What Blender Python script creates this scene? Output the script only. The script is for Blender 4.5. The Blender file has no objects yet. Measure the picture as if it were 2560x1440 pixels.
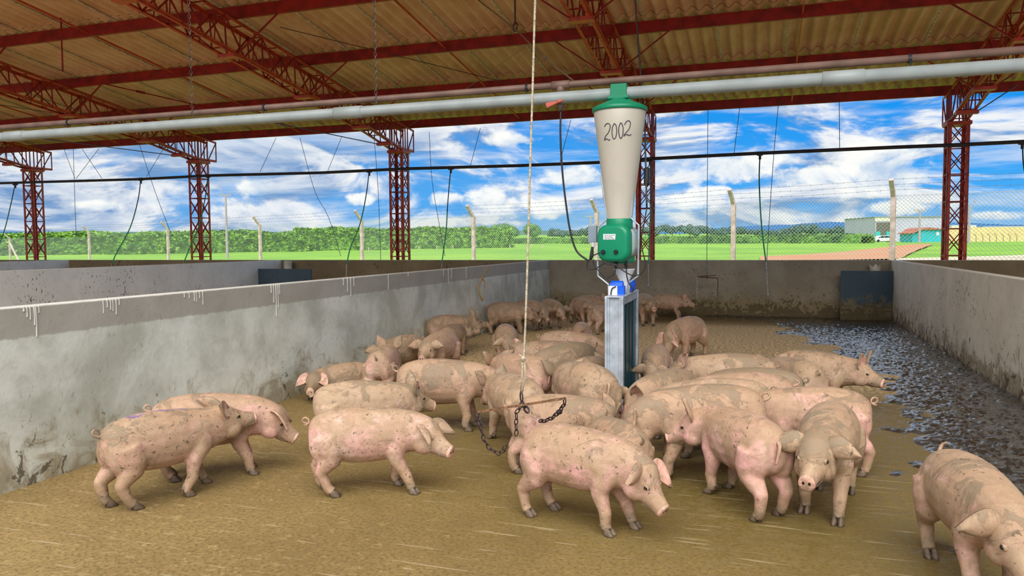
import bpy, bmesh, math, random
import numpy as np
from mathutils import Vector, Matrix, noise
random.seed(7)
sc = bpy.context.scene
COL = sc.collection
V = Vector
PI = math.pi
# ------------------------------------------------------------------ camera
F, YAW, PITCH, ROLL, EYE = 1874.5, 0.3226, 0.060, -0.0073, 1.6
_f = V((-math.sin(YAW)*math.cos(PITCH), math.cos(YAW)*math.cos(PITCH), -math.sin(PITCH)))
_r = V((math.cos(YAW), math.sin(YAW), 0)); _u = _r.cross(_f)
RR = _r*math.cos(ROLL) + _u*math.sin(ROLL); UU = -_r*math.sin(ROLL) + _u*math.cos(ROLL); FF = _f
CAM = V((0, 0, EYE))
cd = bpy.data.cameras.new('camera'); cam = bpy.data.objects.new('camera', cd); COL.objects.link(cam)
cam.matrix_world = Matrix(((RR.x, UU.x, -FF.x, 0), (RR.y, UU.y, -FF.y, 0), (RR.z, UU.z, -FF.z, EYE), (0, 0, 0, 1)))
cd.sensor_width = 36; cd.lens = F/2560*36; cd.clip_end = 8000
sc.camera = cam

def ray(u, v):
    return (FF + RR*((u-1280)/F) - UU*((v-720)/F))
def atz(u, v, z=0.0):
    d = ray(u, v); return CAM + d*((z-EYE)/d.z)
def aty(u, v, y):
    d = ray(u, v); return CAM + d*(y/d.y)
def atx(u, v, x):
    d = ray(u, v); return CAM + d*(x/d.x)
def atd(u, v, dist):
    return CAM + ray(u, v)*dist
def atplane(u, v, p0, n):
    d = ray(u, v); return CAM + d*((p0-CAM).dot(n)/d.dot(n))

# ------------------------------------------------------------------ materials
def mat(name, col, rough=0.6, metal=0.0, var=0.0, scale=8.0, bump=0.0, bscale=40.0, col2=None, spec=0.5):
    m = bpy.data.materials.new(name); m.use_nodes = True
    nt = m.node_tree; b = nt.nodes['Principled BSDF']
    b.inputs['Roughness'].default_value = rough; b.inputs['Metallic'].default_value = metal
    b.inputs['Specular IOR Level'].default_value = spec
    b.inputs['Base Color'].default_value = (*col, 1)
    if var or col2:
        tc = nt.nodes.new('ShaderNodeTexCoord'); n = nt.nodes.new('ShaderNodeTexNoise')
        n.inputs['Scale'].default_value = scale; n.inputs['Detail'].default_value = 6
        nt.links.new(tc.outputs['Object'], n.inputs['Vector'])
        r = nt.nodes.new('ShaderNodeValToRGB')
        c2 = col2 or tuple(c*(1-var) for c in col)
        r.color_ramp.elements[0].color = (*c2, 1); r.color_ramp.elements[1].color = (*[min(1, c*(1+var*.5)) for c in col], 1)
        r.color_ramp.elements[0].position = .35; r.color_ramp.elements[1].position = .62
        nt.links.new(n.outputs['Fac'], r.inputs['Fac']); nt.links.new(r.outputs['Color'], b.inputs['Base Color'])
    if bump:
        tc = nt.nodes.new('ShaderNodeTexCoord'); n = nt.nodes.new('ShaderNodeTexNoise')
        n.inputs['Scale'].default_value = bscale; n.inputs['Detail'].default_value = 5
        nt.links.new(tc.outputs['Object'], n.inputs['Vector'])
        bp = nt.nodes.new('ShaderNodeBump'); bp.inputs['Strength'].default_value = bump; bp.inputs['Distance'].default_value = .02
        nt.links.new(n.outputs['Fac'], bp.inputs['Height']); nt.links.new(bp.outputs['Normal'], b.inputs['Normal'])
    return m

class NT:
    """small node-tree helper"""
    def __init__(s, m): s.t = m.node_tree; s.N = s.t.nodes; s.L = s.t.links
    def put(s, sock, v):
        if hasattr(v, 'default_value') or hasattr(v, 'is_linked'): s.L.new(v, sock)
        else: sock.default_value = v
    def math(s, op, a, b=0.0, clamp=False):
        n = s.N.new('ShaderNodeMath'); n.operation = op; n.use_clamp = clamp
        s.put(n.inputs[0], a); s.put(n.inputs[1], b); return n.outputs[0]
    def noise(s, vec, scale, detail=4, rough=.5, dist=0.0):
        n = s.N.new('ShaderNodeTexNoise'); n.inputs['Scale'].default_value = scale; n.inputs['Detail'].default_value = detail
        n.inputs['Roughness'].default_value = rough; n.inputs['Distortion'].default_value = dist
        s.L.new(vec, n.inputs['Vector']); return n.outputs['Fac']
    def smooth(s, val, a, b):
        n = s.N.new('ShaderNodeMapRange'); n.interpolation_type = 'SMOOTHSTEP'
        s.put(n.inputs['Value'], val); s.put(n.inputs['From Min'], a); s.put(n.inputs['From Max'], b); return n.outputs['Result']
    def mix(s, f, a, b):
        n = s.N.new('ShaderNodeMix'); n.data_type = 'RGBA'
        s.put(n.inputs[0], f)
        for k, v in ((6, a), (7, b)):
            if isinstance(v, tuple): n.inputs[k].default_value = (*v, 1) if len(v) == 3 else v
            else: s.L.new(v, n.inputs[k])
        return n.outputs[2]
    def mapping(s, vec, scale=(1, 1, 1), rot=(0, 0, 0), loc=(0, 0, 0)):
        n = s.N.new('ShaderNodeMapping'); n.inputs['Scale'].default_value = scale; n.inputs['Rotation'].default_value = rot
        s.put(n.inputs['Location'], loc); s.L.new(vec, n.inputs['Vector']); return n.outputs[0]
    def sep(s, vec):
        n = s.N.new('ShaderNodeSeparateXYZ'); s.L.new(vec, n.inputs[0]); return n.outputs
    def bump(s, h, strength=.3, dist=.02):
        n = s.N.new('ShaderNodeBump'); n.inputs['Strength'].default_value = strength; n.inputs['Distance'].default_value = dist
        s.L.new(h, n.inputs['Height']); return n.outputs[0]
def newmat(name):
    m = bpy.data.materials.new(name); m.use_nodes = True; t = NT(m); b = t.N['Principled BSDF']
    tc = t.N.new('ShaderNodeTexCoord').outputs['Object']
    return m, t, b, tc

# ------------------------------------------------------------------ mesh helpers
class MB:
    def __init__(s): s.v = []; s.f = []; s.m = []; s.mi = 0
    def add(s, vs, fs):
        o = len(s.v); s.v += [tuple(v) for v in vs]
        for f in fs: s.f.append([i+o for i in f]); s.m.append(s.mi)
    def box(s, lo, hi):
        x0, y0, z0 = lo; x1, y1, z1 = hi
        s.add([(x0,y0,z0),(x1,y0,z0),(x1,y1,z0),(x0,y1,z0),(x0,y0,z1),(x1,y0,z1),(x1,y1,z1),(x0,y1,z1)],
              [(0,3,2,1),(4,5,6,7),(0,1,5,4),(1,2,6,5),(2,3,7,6),(3,0,4,7)])
    def bar(s, a, b, w, h=None, up=V((0, 0, 1))):
        a = V(a); b = V(b); h = h or w; d = (b-a).normalized()
        if abs(d.dot(up)) > .98: up = V((0, 1, 0))
        x = d.cross(up).normalized(); y = x.cross(d).normalized()
        vs = []
        for p in (a, b):
            for sx, sy in ((-1,-1),(1,-1),(1,1),(-1,1)): vs.append(p + x*sx*w/2 + y*sy*h/2)
        s.add(vs, [(0,1,2,3),(7,6,5,4),(0,4,5,1),(1,5,6,2),(2,6,7,3),(3,7,4,0)])
    def angle(s, a, b, w, t, ux, uy):
        """L section between a and b, flanges along ux and uy"""
        a = V(a); b = V(b); ux = V(ux); uy = V(uy)
        for e, f in ((ux, uy), (uy, ux)):
            vs = []
            for p in (a, b): vs += [p, p+e*w, p+e*w+f*t, p+f*t]
            s.add(vs, [(0,1,2,3),(7,6,5,4),(0,4,5,1),(1,5,6,2),(2,6,7,3),(3,7,4,0)])
    def tube(s, pts, r, n=8, cap=True):
        pts = [V(p) for p in pts]; rs = r if isinstance(r, (list, tuple)) else [r]*len(pts)
        x = None; vs = []
        for i, p in enumerate(pts):
            t = (pts[min(i+1, len(pts)-1)] - pts[max(i-1, 0)])
            if t.length < 1e-9: t = V((0, 0, 1))
            t.normalize()
            if x is None:
                x = t.orthogonal().normalized()
            else:
                x = (x - t*x.dot(t))
                x = x.normalized() if x.length > 1e-6 else t.orthogonal().normalized()
            y = t.cross(x)
            for k in range(n):
                a = 2*PI*k/n; vs.append(p + (x*math.cos(a)+y*math.sin(a))*rs[i])
        fs = []
        for i in range(len(pts)-1):
            for k in range(n):
                k2 = (k+1) % n; fs.append((i*n+k, i*n+k2, (i+1)*n+k2, (i+1)*n+k))
        if cap:
            fs.append(tuple(range(n-1, -1, -1))); m = (len(pts)-1)*n; fs.append(tuple(range(m, m+n)))
        s.add(vs, fs)
    def lathe(s, prof, c=(0, 0, 0), n=32, axis=None):
        """profile of (r, z)"""
        c = V(c); vs = []; fs = []
        for r, z in prof:
            for k in range(n):
                a = 2*PI*k/n; vs.append(c + V((r*math.cos(a), r*math.sin(a), z)))
        for i in range(len(prof)-1):
            for k in range(n):
                k2 = (k+1) % n; fs.append((i*n+k, i*n+k2, (i+1)*n+k2, (i+1)*n+k))
        fs.append(tuple(range(n-1, -1, -1))); m = (len(prof)-1)*n; fs.append(tuple(range(m, m+n)))
        s.add(vs, fs)
    def ball(s, c, rad, n=10, m=7, rot=None):
        c = V(c); rx, ry, rz = rad if isinstance(rad, (tuple, list)) else (rad,)*3
        vs = []; fs = []
        for i in range(m+1):
            th = PI*i/m
            for k in range(n):
                a = 2*PI*k/n; p = V((rx*math.sin(th)*math.cos(a), ry*math.sin(th)*math.sin(a), rz*math.cos(th)))
                if rot: p = rot @ p
                vs.append(c+p)
        for i in range(m):
            for k in range(n):
                k2 = (k+1) % n; fs.append((i*n+k, (i+1)*n+k, (i+1)*n+k2, i*n+k2))
        s.add(vs, fs)
    def link(s, c, d, side, L=.045, W=.026, r=.0035):
        """one oval chain link centred at c, long axis d, plane spanned by d and side"""
        c = V(c); d = V(d).normalized(); side = V(side); side = (side-d*side.dot(d)).normalized(); nn = d.cross(side)
        N = 12; M = 5; vs = []; fs = []
        for i in range(N):
            a = 2*PI*i/N; ctr = c + d*math.cos(a)*(L/2) + side*math.sin(a)*(W/2)
            rad = (d*math.cos(a)/L + side*math.sin(a)/W).normalized()
            for k in range(M):
                b = 2*PI*k/M; vs.append(ctr + (rad*math.cos(b)+nn*math.sin(b))*r)
        for i in range(N):
            for k in range(M): fs.append((i*M+k, ((i+1) % N)*M+k, ((i+1) % N)*M+(k+1) % M, i*M+(k+1) % M))
        s.add(vs, fs)
    def chain(s, pts, L=.045, W=.026, r=.0035):
        pts = [V(p) for p in pts]; step = L*.78; i = 0; q = 0; pos = 0
        tot = sum((pts[k+1]-pts[k]).length for k in range(len(pts)-1)); n = max(1, int(tot/step))
        for k in range(n):
            t = (k+.5)*step; acc = 0
            for j in range(len(pts)-1):
                l = (pts[j+1]-pts[j]).length
                if acc+l >= t or j == len(pts)-2: break
                acc += l
            d = (pts[j+1]-pts[j]).normalized(); c = pts[j]+d*(t-acc)
            s1 = d.orthogonal().normalized(); s2 = d.cross(s1)
            s.link(c, d, s1 if k % 2 else s2, L, W, r)
    def mesh(s, name, mats, smooth=False):
        me = bpy.data.meshes.new(name); me.from_pydata(s.v, [], s.f)
        for m in (mats if isinstance(mats, list) else [mats]): me.materials.append(m)
        if isinstance(mats, list) and len(mats) > 1: me.polygons.foreach_set('material_index', s.m)
        if smooth: me.polygons.foreach_set('use_smooth', [True]*len(me.polygons))
        me.validate(); me.update(); return me
    def build(s, name, mats, parent=None, smooth=False, bevel=0):
        o = bpy.data.objects.new(name, s.mesh(name, mats, smooth)); COL.objects.link(o)
        if parent: o.parent = parent
        if bevel:
            b = o.modifiers.new('bevel', 'BEVEL'); b.width = bevel; b.segments = 2; b.limit_method = 'ANGLE'
        return o
def tag(o, label=None, cat=None, group=None, kind=None):
    if label: o['label'] = label
    if cat: o['category'] = cat
    if group: o['group'] = group
    if kind: o['kind'] = kind
    return o
def empty(name, loc, rz=0, label=None, cat=None, group=None):
    o = bpy.data.objects.new(name, None); COL.objects.link(o); o.location = loc; o.rotation_euler = (0, 0, rz)
    o.empty_display_size = .1
    return tag(o, label, cat, group)
def catmull(pts, n=8):
    pts = [V(p) for p in pts]; out = []
    P = [pts[0]*2-pts[1]] + pts + [pts[-1]*2-pts[-2]]
    for i in range(1, len(P)-2):
        for k in range(n):
            t = k/n; a, b, c, d = P[i-1:i+3]
            out.append(.5*((2*b)+(c-a)*t+(2*a-5*b+4*c-d)*t*t+(3*b-a-3*c+d)*t**3))
    out.append(pts[-1]); return out
def sstep(a, b, x):
    t = min(1, max(0, (x-a)/(b-a))); return t*t*(3-2*t)
# ------------------------------------------------------------------ pigs
def skin_material():
    m, t, b, tc = newmat('pig_skin')
    oi = t.N.new('ShaderNodeObjectInfo')
    sr = t.N.new('ShaderNodeSeparateColor'); t.L.new(oi.outputs['Color'], sr.inputs[0])
    mud, pink, spot = sr.outputs[0], sr.outputs[1], sr.outputs[2]
    off = t.math('MULTIPLY', oi.outputs['Random'], 57.0)
    cx = t.N.new('ShaderNodeCombineXYZ'); t.L.new(off, cx.inputs[0]); t.L.new(off, cx.inputs[1])
    va = t.N.new('ShaderNodeVectorMath'); va.operation = 'ADD'; t.L.new(tc, va.inputs[0]); t.L.new(cx.outputs[0], va.inputs[1])
    p = va.outputs[0]
    x, y, z = t.sep(tc)
    big = t.noise(p, 5.0, 4, .55)
    base = t.mix(t.smooth(t.math('ADD', big, t.math('MULTIPLY', t.math('SUBTRACT', pink, .5), .6)), .36, .66), (.71, .485, .40), (.71, .375, .335))
    # paler belly and pinker legs
    base = t.mix(t.math('MULTIPLY', t.smooth(z, .30, .12), .5), base, (.70, .39, .32))
    fine = t.noise(p, 38, 5, .7)
    base = t.mix(t.math('MULTIPLY', t.smooth(fine, .45, .75), .35), base, (.60, .36, .28))
    # dried dust film
    n1 = t.noise(p, 7.0, 9, .68, .6)
    top = t.math('MULTIPLY', t.smooth(z, .34, .54), .13)
    low = t.math('MULTIPLY', t.smooth(z, .17, .0), .24)
    hd = t.math('MULTIPLY', t.smooth(x, .34, .46), .10)
    lvl = t.math('ADD', t.math('ADD', top, low), t.math('ADD', hd, t.math('ADD', .05, t.math('MULTIPLY', mud, .34))))
    dust = t.smooth(t.math('ADD', n1, lvl), .50, .78)
    col = t.mix(t.math('MULTIPLY', dust, .80), base, (.36, .25, .13))
    # heavy caked patches
    n2 = t.noise(p, 4.2, 10, .72, 1.1)
    patch = t.smooth(t.math('ADD', n2, t.math('MULTIPLY', lvl, .75)), .745, .82)
    col = t.mix(t.math('MULTIPLY', patch, .62), col, (.17, .145, .09))
    # small dark flecks
    n3 = t.noise(p, 46, 3, .5)
    n4 = t.noise(p, 6, 2, .5)
    fl = t.math('MULTIPLY', t.smooth(n3, .63, .68), t.smooth(t.math('ADD', n4, t.math('MULTIPLY', spot, .25)), .50, .62))
    col = t.mix(t.math('MULTIPLY', fl, .92), col, (.12, .08, .045))
    col = t.mix(t.math('MULTIPLY', t.smooth(t.noise(p, 16, 8, .75, .8), .42, .64), .62), col, (.33, .205, .12))
    t.L.new(col, b.inputs['Base Color'])
    b.inputs['Roughness'].default_value = .52
    b.inputs['Subsurface Weight'].default_value = .12
    b.inputs['Subsurface Radius'].default_value = (.02, .008, .005); b.inputs['Subsurface Scale'].default_value = .5
    hair = t.noise(t.mapping(p, (20, 60, 60)), 6, 3, .6)
    h = t.math('ADD', t.math('MULTIPLY', hair, .4), t.math('ADD', t.math('MULTIPLY', n1, .8), t.math('MULTIPLY', patch, .3)))
    t.L.new(t.bump(h, .6, .014), b.inputs['Normal'])
    return m
SKIN = skin_material()
PINK = mat('pig_snout_and_ear_skin', (.62, .35, .27), .55, var=.35, scale=18, bump=.3, bscale=60, col2=(.36, .23, .15))
HOOF = mat('pig_hoof', (.13, .09, .055), .6, var=.4, scale=30)
EYE_M = mat('pig_eye', (.012, .008, .006), .12)

STN = [  # x, zc, half height, half width
 (-.405,.385,.035,.030),(-.398,.385,.075,.066),(-.375,.384,.108,.098),(-.33,.384,.138,.122),(-.25,.382,.160,.142),(-.13,.378,.176,.153),
 (.0,.374,.180,.157),(.12,.372,.172,.152),(.22,.374,.158,.140),(.29,.380,.145,.126),(.36,.386,.132,.112),(.42,.392,.122,.102),
 (.465,.396,.112,.097),(.505,.392,.098,.087),(.54,.382,.080,.070),(.575,.372,.066,.055),(.61,.364,.057,.047),(.645,.359,.050,.042),(.668,.357,.047,.040)]
def stn(x):
    for i in range(len(STN)-1):
        if STN[i][0] <= x <= STN[i+1][0]:
            a, b = STN[i], STN[i+1]; t = (x-a[0])/(b[0]-a[0]); return [a[k]+(b[k]-a[k])*t for k in range(4)]
    return list(STN[-1])

class Rig:
    def __init__(s, bend, hy, hp, z0=.385):
        s.bend, s.hy, s.hp = bend, hy, hp
        s.xs = [(-.46)+i*.01 for i in range(120)]; s.C = {}
        i0 = 46
        C = [None]*120; C[i0] = V((0, 0, z0))
        st = lambda x: .01*(.865 if -.34 < x < .34 else .95)
        for i in range(i0+1, 120): C[i] = C[i-1] + s.dir(s.xs[i]-.005)*st(s.xs[i])
        for i in range(i0-1, -1, -1): C[i] = C[i+1] - s.dir(s.xs[i]+.005)*st(s.xs[i])
        s.C = C
    def ang(s, x):
        h = s.bend*x + s.hy*sstep(.20, .47, x); p = s.hp*sstep(.22, .46, x)
        return h, p
    def dir(s, x):
        h, p = s.ang(x); return V((math.cos(p)*math.cos(h), math.cos(p)*math.sin(h), math.sin(p)))
    def frame(s, x):
        h, p = s.ang(x); d = s.dir(x); l = V((-math.sin(h), math.cos(h), 0)); return d, l, d.cross(l)
    def pt(s, x, y=0, z=.385):
        q = (x+.46)/.01; i = max(0, min(118, int(q))); t = q-i
        c = s.C[i].lerp(s.C[i+1], t); d, l, u = s.frame(x)
        return c + l*y + u*(z-.385)
    def low(s, x, y, z):   # legs: follow the sideways bend only
        q = (x+.46)/.01; i = max(0, min(118, int(q))); c = s.C[i]; h = s.bend*x
        return V((c.x - math.sin(h)*y, c.y + math.cos(h)*y, z))

EARD = {'up': (-.05, .42, .90), 'side': (.30, .86, .16), 'fwd': (.86, .48, .10), 'droop': (.62, .62, -.42), 'back': (-.6, .55, .5)}
PIGS = []
def pig(u, vt, phi, label, s=1.0, hy=0, hp=-12, bend=0, ears=('up', 'up'), tail='curl', legs=None, mud=.4, pink=.5, spot=.3,
        tilt=0, lie=False, fat=1.0, at=None, mark=None):
    PIGS.append(dict(u=u, vt=vt, phi=phi, label=label, s=s, hy=math.radians(hy), hp=math.radians(hp), bend=math.radians(bend)/1.0,
                     ears=ears, tail=tail, legs=legs, mud=mud, pink=pink, spot=spot, tilt=math.radians(tilt), lie=lie, fat=fat, at=at, mark=mark))

def pig_core(P, rnd):
    """closed overlapping volumes of trunk, head and legs, to be fused"""
    R = Rig(P['bend'], P['hy'], P['hp']); P['rig'] = R; m = MB(); fat = P['fat']
    xs = []
    for i in range(len(STN)-1):
        xs += [STN[i][0], (STN[i][0]+STN[i+1][0])/2]
    xs.append(STN[-1][0]); N = 18; vs = []; fs = []
    for x in xs:
        _, zc, hh, hw = stn(x); k = fat if x < .3 else 1
        for j in range(N):
            a = 2*PI*j/N; ca, sa = math.cos(a), math.sin(a)
            yy = hw*k*(abs(ca)**.92)*(1 if ca > 0 else -1)
            zz = hh*(1.0 if sa > 0 else (1+.06*(k-1)*10))*sa
            if x > .47 and sa > 0: yy *= 1-.22*sa*sstep(.47, .56, x)        # forehead narrower than jowls
            vs.append(R.pt(x, yy, zc+zz))
    for i in range(len(xs)-1):
        for j in range(N): fs.append((i*N+j, i*N+(j+1) % N, (i+1)*N+(j+1) % N, (i+1)*N+j))
    fs.append(tuple(range(N-1, -1, -1))); q = (len(xs)-1)*N; fs.append(tuple(range(q, q+N)))
    m.add(vs, fs)
    def ell(x, y, z, r, pitch=0):
        d, l, uu = R.frame(x); M = Matrix((d, l, uu)).transposed()
        if pitch: M = M @ Matrix.Rotation(pitch, 3, 'Y')
        m.ball(R.pt(x, y, z), r, 14, 10, M)
    for sg in (-1, 1):
        ell(.475, sg*.056, .345, (.068, .046, .058))          # jowl
        ell(.515, sg*.050, .428, (.030, .022, .022))          # brow
        ell(.235, sg*.085*fat, .35, (.085, .055, .12))        # shoulder
        ell(-.285, sg*.078*fat, .34, (.105, .066, .135))      # ham
    ell(.56, 0, .322, (.080, .034, .024))                     # lower jaw
    ell(-.02, 0, .245, (.20, .10*fat, .05))                   # belly
    ell(.45, 0, .455, (.05, .050, .045))                        # poll
    feet = []
    sw = P['legs'] or [rnd.uniform(-.05, .07), rnd.uniform(-.05, .07), rnd.uniform(-.06, .05), rnd.uniform(-.06, .05)]
    zb = 0
    if P['lie']:
        for sg in (-1, 1):
            pts = [R.low(.24, sg*.09, .33), R.low(.26, sg*.12, .24), R.low(.36, sg*.13, .225), R.low(.47, sg*.12, .22)]
            m.tube(pts, [.07, .05, .034, .028], 12); feet.append((pts[-1], R.low(.50, sg*.12, .22)))
            pts = [R.low(-.27, sg*.09, .33), R.low(-.14, sg*.16, .26), R.low(-.24, sg*.17, .225), R.low(-.10, sg*.18, .22)]
            m.tube(pts, [.10, .07, .036, .028], 12); feet.append((pts[-1], R.low(-.07, sg*.18, .22)))
        P['zdrop'] = .20
    else:
        P['zdrop'] = 0
        for k, sg in ((0, 1), (1, -1)):
            w = sw[k]; X = .235
            pts = [R.low(X-.01, sg*.075, .36), R.low(X-.012, sg*.086, .28), R.low(X-.022+.25*w, sg*.090, .215), R.low(X+.5*w, sg*.090, .145),
                   R.low(X+.012+.62*w, sg*.090, .115), R.low(X+.95*w, sg*.090, .055), R.low(X+.012+w, sg*.090, .030)]
            m.tube(pts, [.068, .066, .050, .0375, .037, .030, .033], 14); feet.append((pts[-1], R.low(X+.3+w, sg*.09, .03)))
        for k, sg in ((2, 1), (3, -1)):
            w = sw[k]; X = -.30
            pts = [R.low(X+.03, sg*.070, .38), R.low(X+.05+.15*w, sg*.088, .29), R.low(X+.035+.3*w, sg*.092, .235), R.low(X-.035+.5*w, sg*.090, .185),
                   R.low(X-.055+.62*w, sg*.088, .155), R.low(X-.045+.75*w, sg*.086, .115), R.low(X-.028+.95*w, sg*.086, .055), R.low(X-.010+w, sg*.086, .030)]
            m.tube(pts, [.10, .088, .068, .048, .0385, .035, .030, .033], 14); feet.append((pts[-1], R.low(X+.3+w, sg*.086, .03)))
    P['feet'] = feet
    return m

def pig_details(P, m):
    """ears, tail, eyes, snout disc and cloven hooves, in the pig's own mesh; m.mi: 0 skin 1 pink 2 hoof 3 eye"""
    R = P['rig']; rnd = P['rnd']
    d, l, uu = R.frame(.50)
    for sg, kind in ((1, P['ears'][0]), (-1, P['ears'][1])):
        e = EARD[kind]; e = V((e[0]+rnd.uniform(-.08, .08), e[1], e[2]+rnd.uniform(-.08, .08)))
        D = (d*e.x + l*e.y*sg + uu*e.z).normalized()
        f = (d*.8 + l*.35*sg) if kind in ('up', 'back') else (-d*.80 - uu*.45) if kind == 'side' else (d*.75 + l*.5*sg) if kind == 'droop' else (-uu*.75 + l*.55*sg)
        n = (f - D*f.dot(D)).normalized(); W = D.cross(n).normalized()
        base = R.pt(.450, sg*.062, .470)
        L = .172; NA, NB = 9, 7; grid = []
        for i in range(NA):
            t = i/(NA-1); w = .064*(.55+.45*(t/.32)**.6) if t < .32 else .064*(1-((t-.32)/.68)**1.7)
            w = max(w, .0035); row = []
            for j in range(NB):
                q = -1+2*j/(NB-1)
                cup = .024*(q*q)*(1-.35*t) + (.03*t*t if kind != 'up' else .012*t*t)
                row.append(base + D*(L*t-.018) + W*q*w*(1-.15*(1-t)) + n*(cup-.006) - uu*(t*t*(.0 if kind in ('up', 'back') else .045)))
            grid.append(row)
        th = .0042
        vs = [p + n*th for r in grid for p in r] + [p - n*th for r in grid for p in r]
        K = NA*NB; fin = []; fo = []; fe = []
        for i in range(NA-1):
            for j in range(NB-1):
                a = i*NB+j; q4 = (a, a+1, a+NB+1, a+NB); fin.append(q4); fo.append(tuple(K+z for z in reversed(q4)))
        edge = [j for j in range(NB)] + [i*NB+NB-1 for i in range(1, NA)] + [(NA-1)*NB+j for j in range(NB-2, -1, -1)] + [i*NB for i in range(NA-2, 0, -1)]
        for i in range(len(edge)):
            a, b = edge[i], edge[(i+1) % len(edge)]; fe.append((a, K+a, K+b, b))
        o = len(m.v); m.v += [tuple(v) for v in vs]
        for f_ in fin: m.f.append([z+o for z in f_]); m.m.append(1)
        for f_ in fo+fe: m.f.append([z+o for z in f_]); m.m.append(0)
    # eyes with lids
    for sg in (-1, 1):
        m.mi = 0
        ex = R.pt(.527, sg*.066, .418); M = Matrix((R.frame(.527))).transposed()
        m.ball(ex - l*sg*.004, (.021, .012, .015), 10, 7, M)
        m.mi = 3; m.ball(ex + l*sg*.003 + d*.004, (.0115, .0095, .0095), 10, 7, M)
    # snout disc
    m.mi = 1; x0 = .650; prof = [(-.004, .90), (.006, 1.02), (.015, 1.05), (.022, .98), (.025, .80), (.0235, .0)]
    N = 20; vs = []; fs = []
    for dx, k in prof:
        for j in range(N):
            a = 2*PI*j/N; vs.append(R.pt(x0+dx, .0385*k*math.cos(a)*(1-.12*math.sin(a)), .358+.042*k*math.sin(a)))
    for i in range(len(prof)-1):
        for j in range(N): fs.append((i*N+j, i*N+(j+1) % N, (i+1)*N+(j+1) % N, (i+1)*N+j))
    m.add(vs, fs)
    m.mi = 3; M = Matrix((R.frame(.67))).transposed()
    for sg in (-1, 1): m.ball(R.pt(x0+.0225, sg*.0145, .360), (.004, .0075, .0105), 10, 7, M)
    # mouth line
    m.mi = 2
    for sg in (-1, 1): m.tube([R.pt(.645, sg*.020, .318), R.pt(.61, sg*.038, .322), R.pt(.575, sg*.050, .330), R.pt(.55, sg*.060, .340)], [.002, .0028, .0026, .0015], 5)
    # tail
    m.mi = 0
    if P['tail'] == 'curl':
        sg = P['rnd'].choice((-1, 1)); pts = []
        for i in range(22):
            t = i/21; a = t*2*PI*1.05
            pts.append(R.pt(-.392 - .022*min(1, t*5), 0, .448) + V((-math.sin(a)*.022-.010*t, sg*(.030*t-.004), .004+.026*(1-math.cos(a))*(1-.3*t))))
        m.tube(pts, [.011-.0075*(i/21)**.7 for i in range(22)], 8)
    elif P['tail'] == 'down':
        m.tube(catmull([R.pt(-.39, 0, .450), R.pt(-.425, .008, .435), R.pt(-.43, .02, .385), R.pt(-.425, .03, .335)], 5), [.014-.0006*i for i in range(16)], 8)
    else:
        m.tube(catmull([R.pt(-.388, 0, .448), R.pt(-.43, .0, .475), R.pt(-.442, .014, .51), R.pt(-.425, .03, .53)], 5), [.014-.0006*i for i in range(16)], 8)
    # anus / vulva fold under the tail
    # cloven hooves and dew claws
    m.mi = 2
    for c, q in P['feet']:
        dr = (q-c); dr.z = 0; dr.normalize(); sd = V((-dr.y, dr.x, 0)); g = V((c.x, c.y, P['zdrop']))
        for sg in (-1, 1):
            M = Matrix((dr, sd, V((0, 0, 1)))).transposed()
            vs = []; fs = []; N = 8
            for h, k, sh in ((0, 1.12, .010), (.012, 1.08, .006), (.030, .86, -.002), (.044, .62, -.008)):
                for j in range(N):
                    a = 2*PI*j/N; vs.append(g + dr*(.008+sh+.029*k*math.cos(a)*(1.15 if math.cos(a) > 0 else .85)) + sd*(sg*.0165+.0145*k*math.sin(a)) + V((0, 0, h)))
            for i in range(3):
                for j in range(N): fs.append((i*N+j, i*N+(j+1) % N, (i+1)*N+(j+1) % N, (i+1)*N+j))
            fs.append(tuple(range(N-1, -1, -1))); fs.append(tuple(range(3*N, 4*N)))
            m.add(vs, fs)
            m.ball(g - dr*.030 + sd*sg*.016 + V((0, 0, .050)), (.007, .007, .012), 6, 5)

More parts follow.
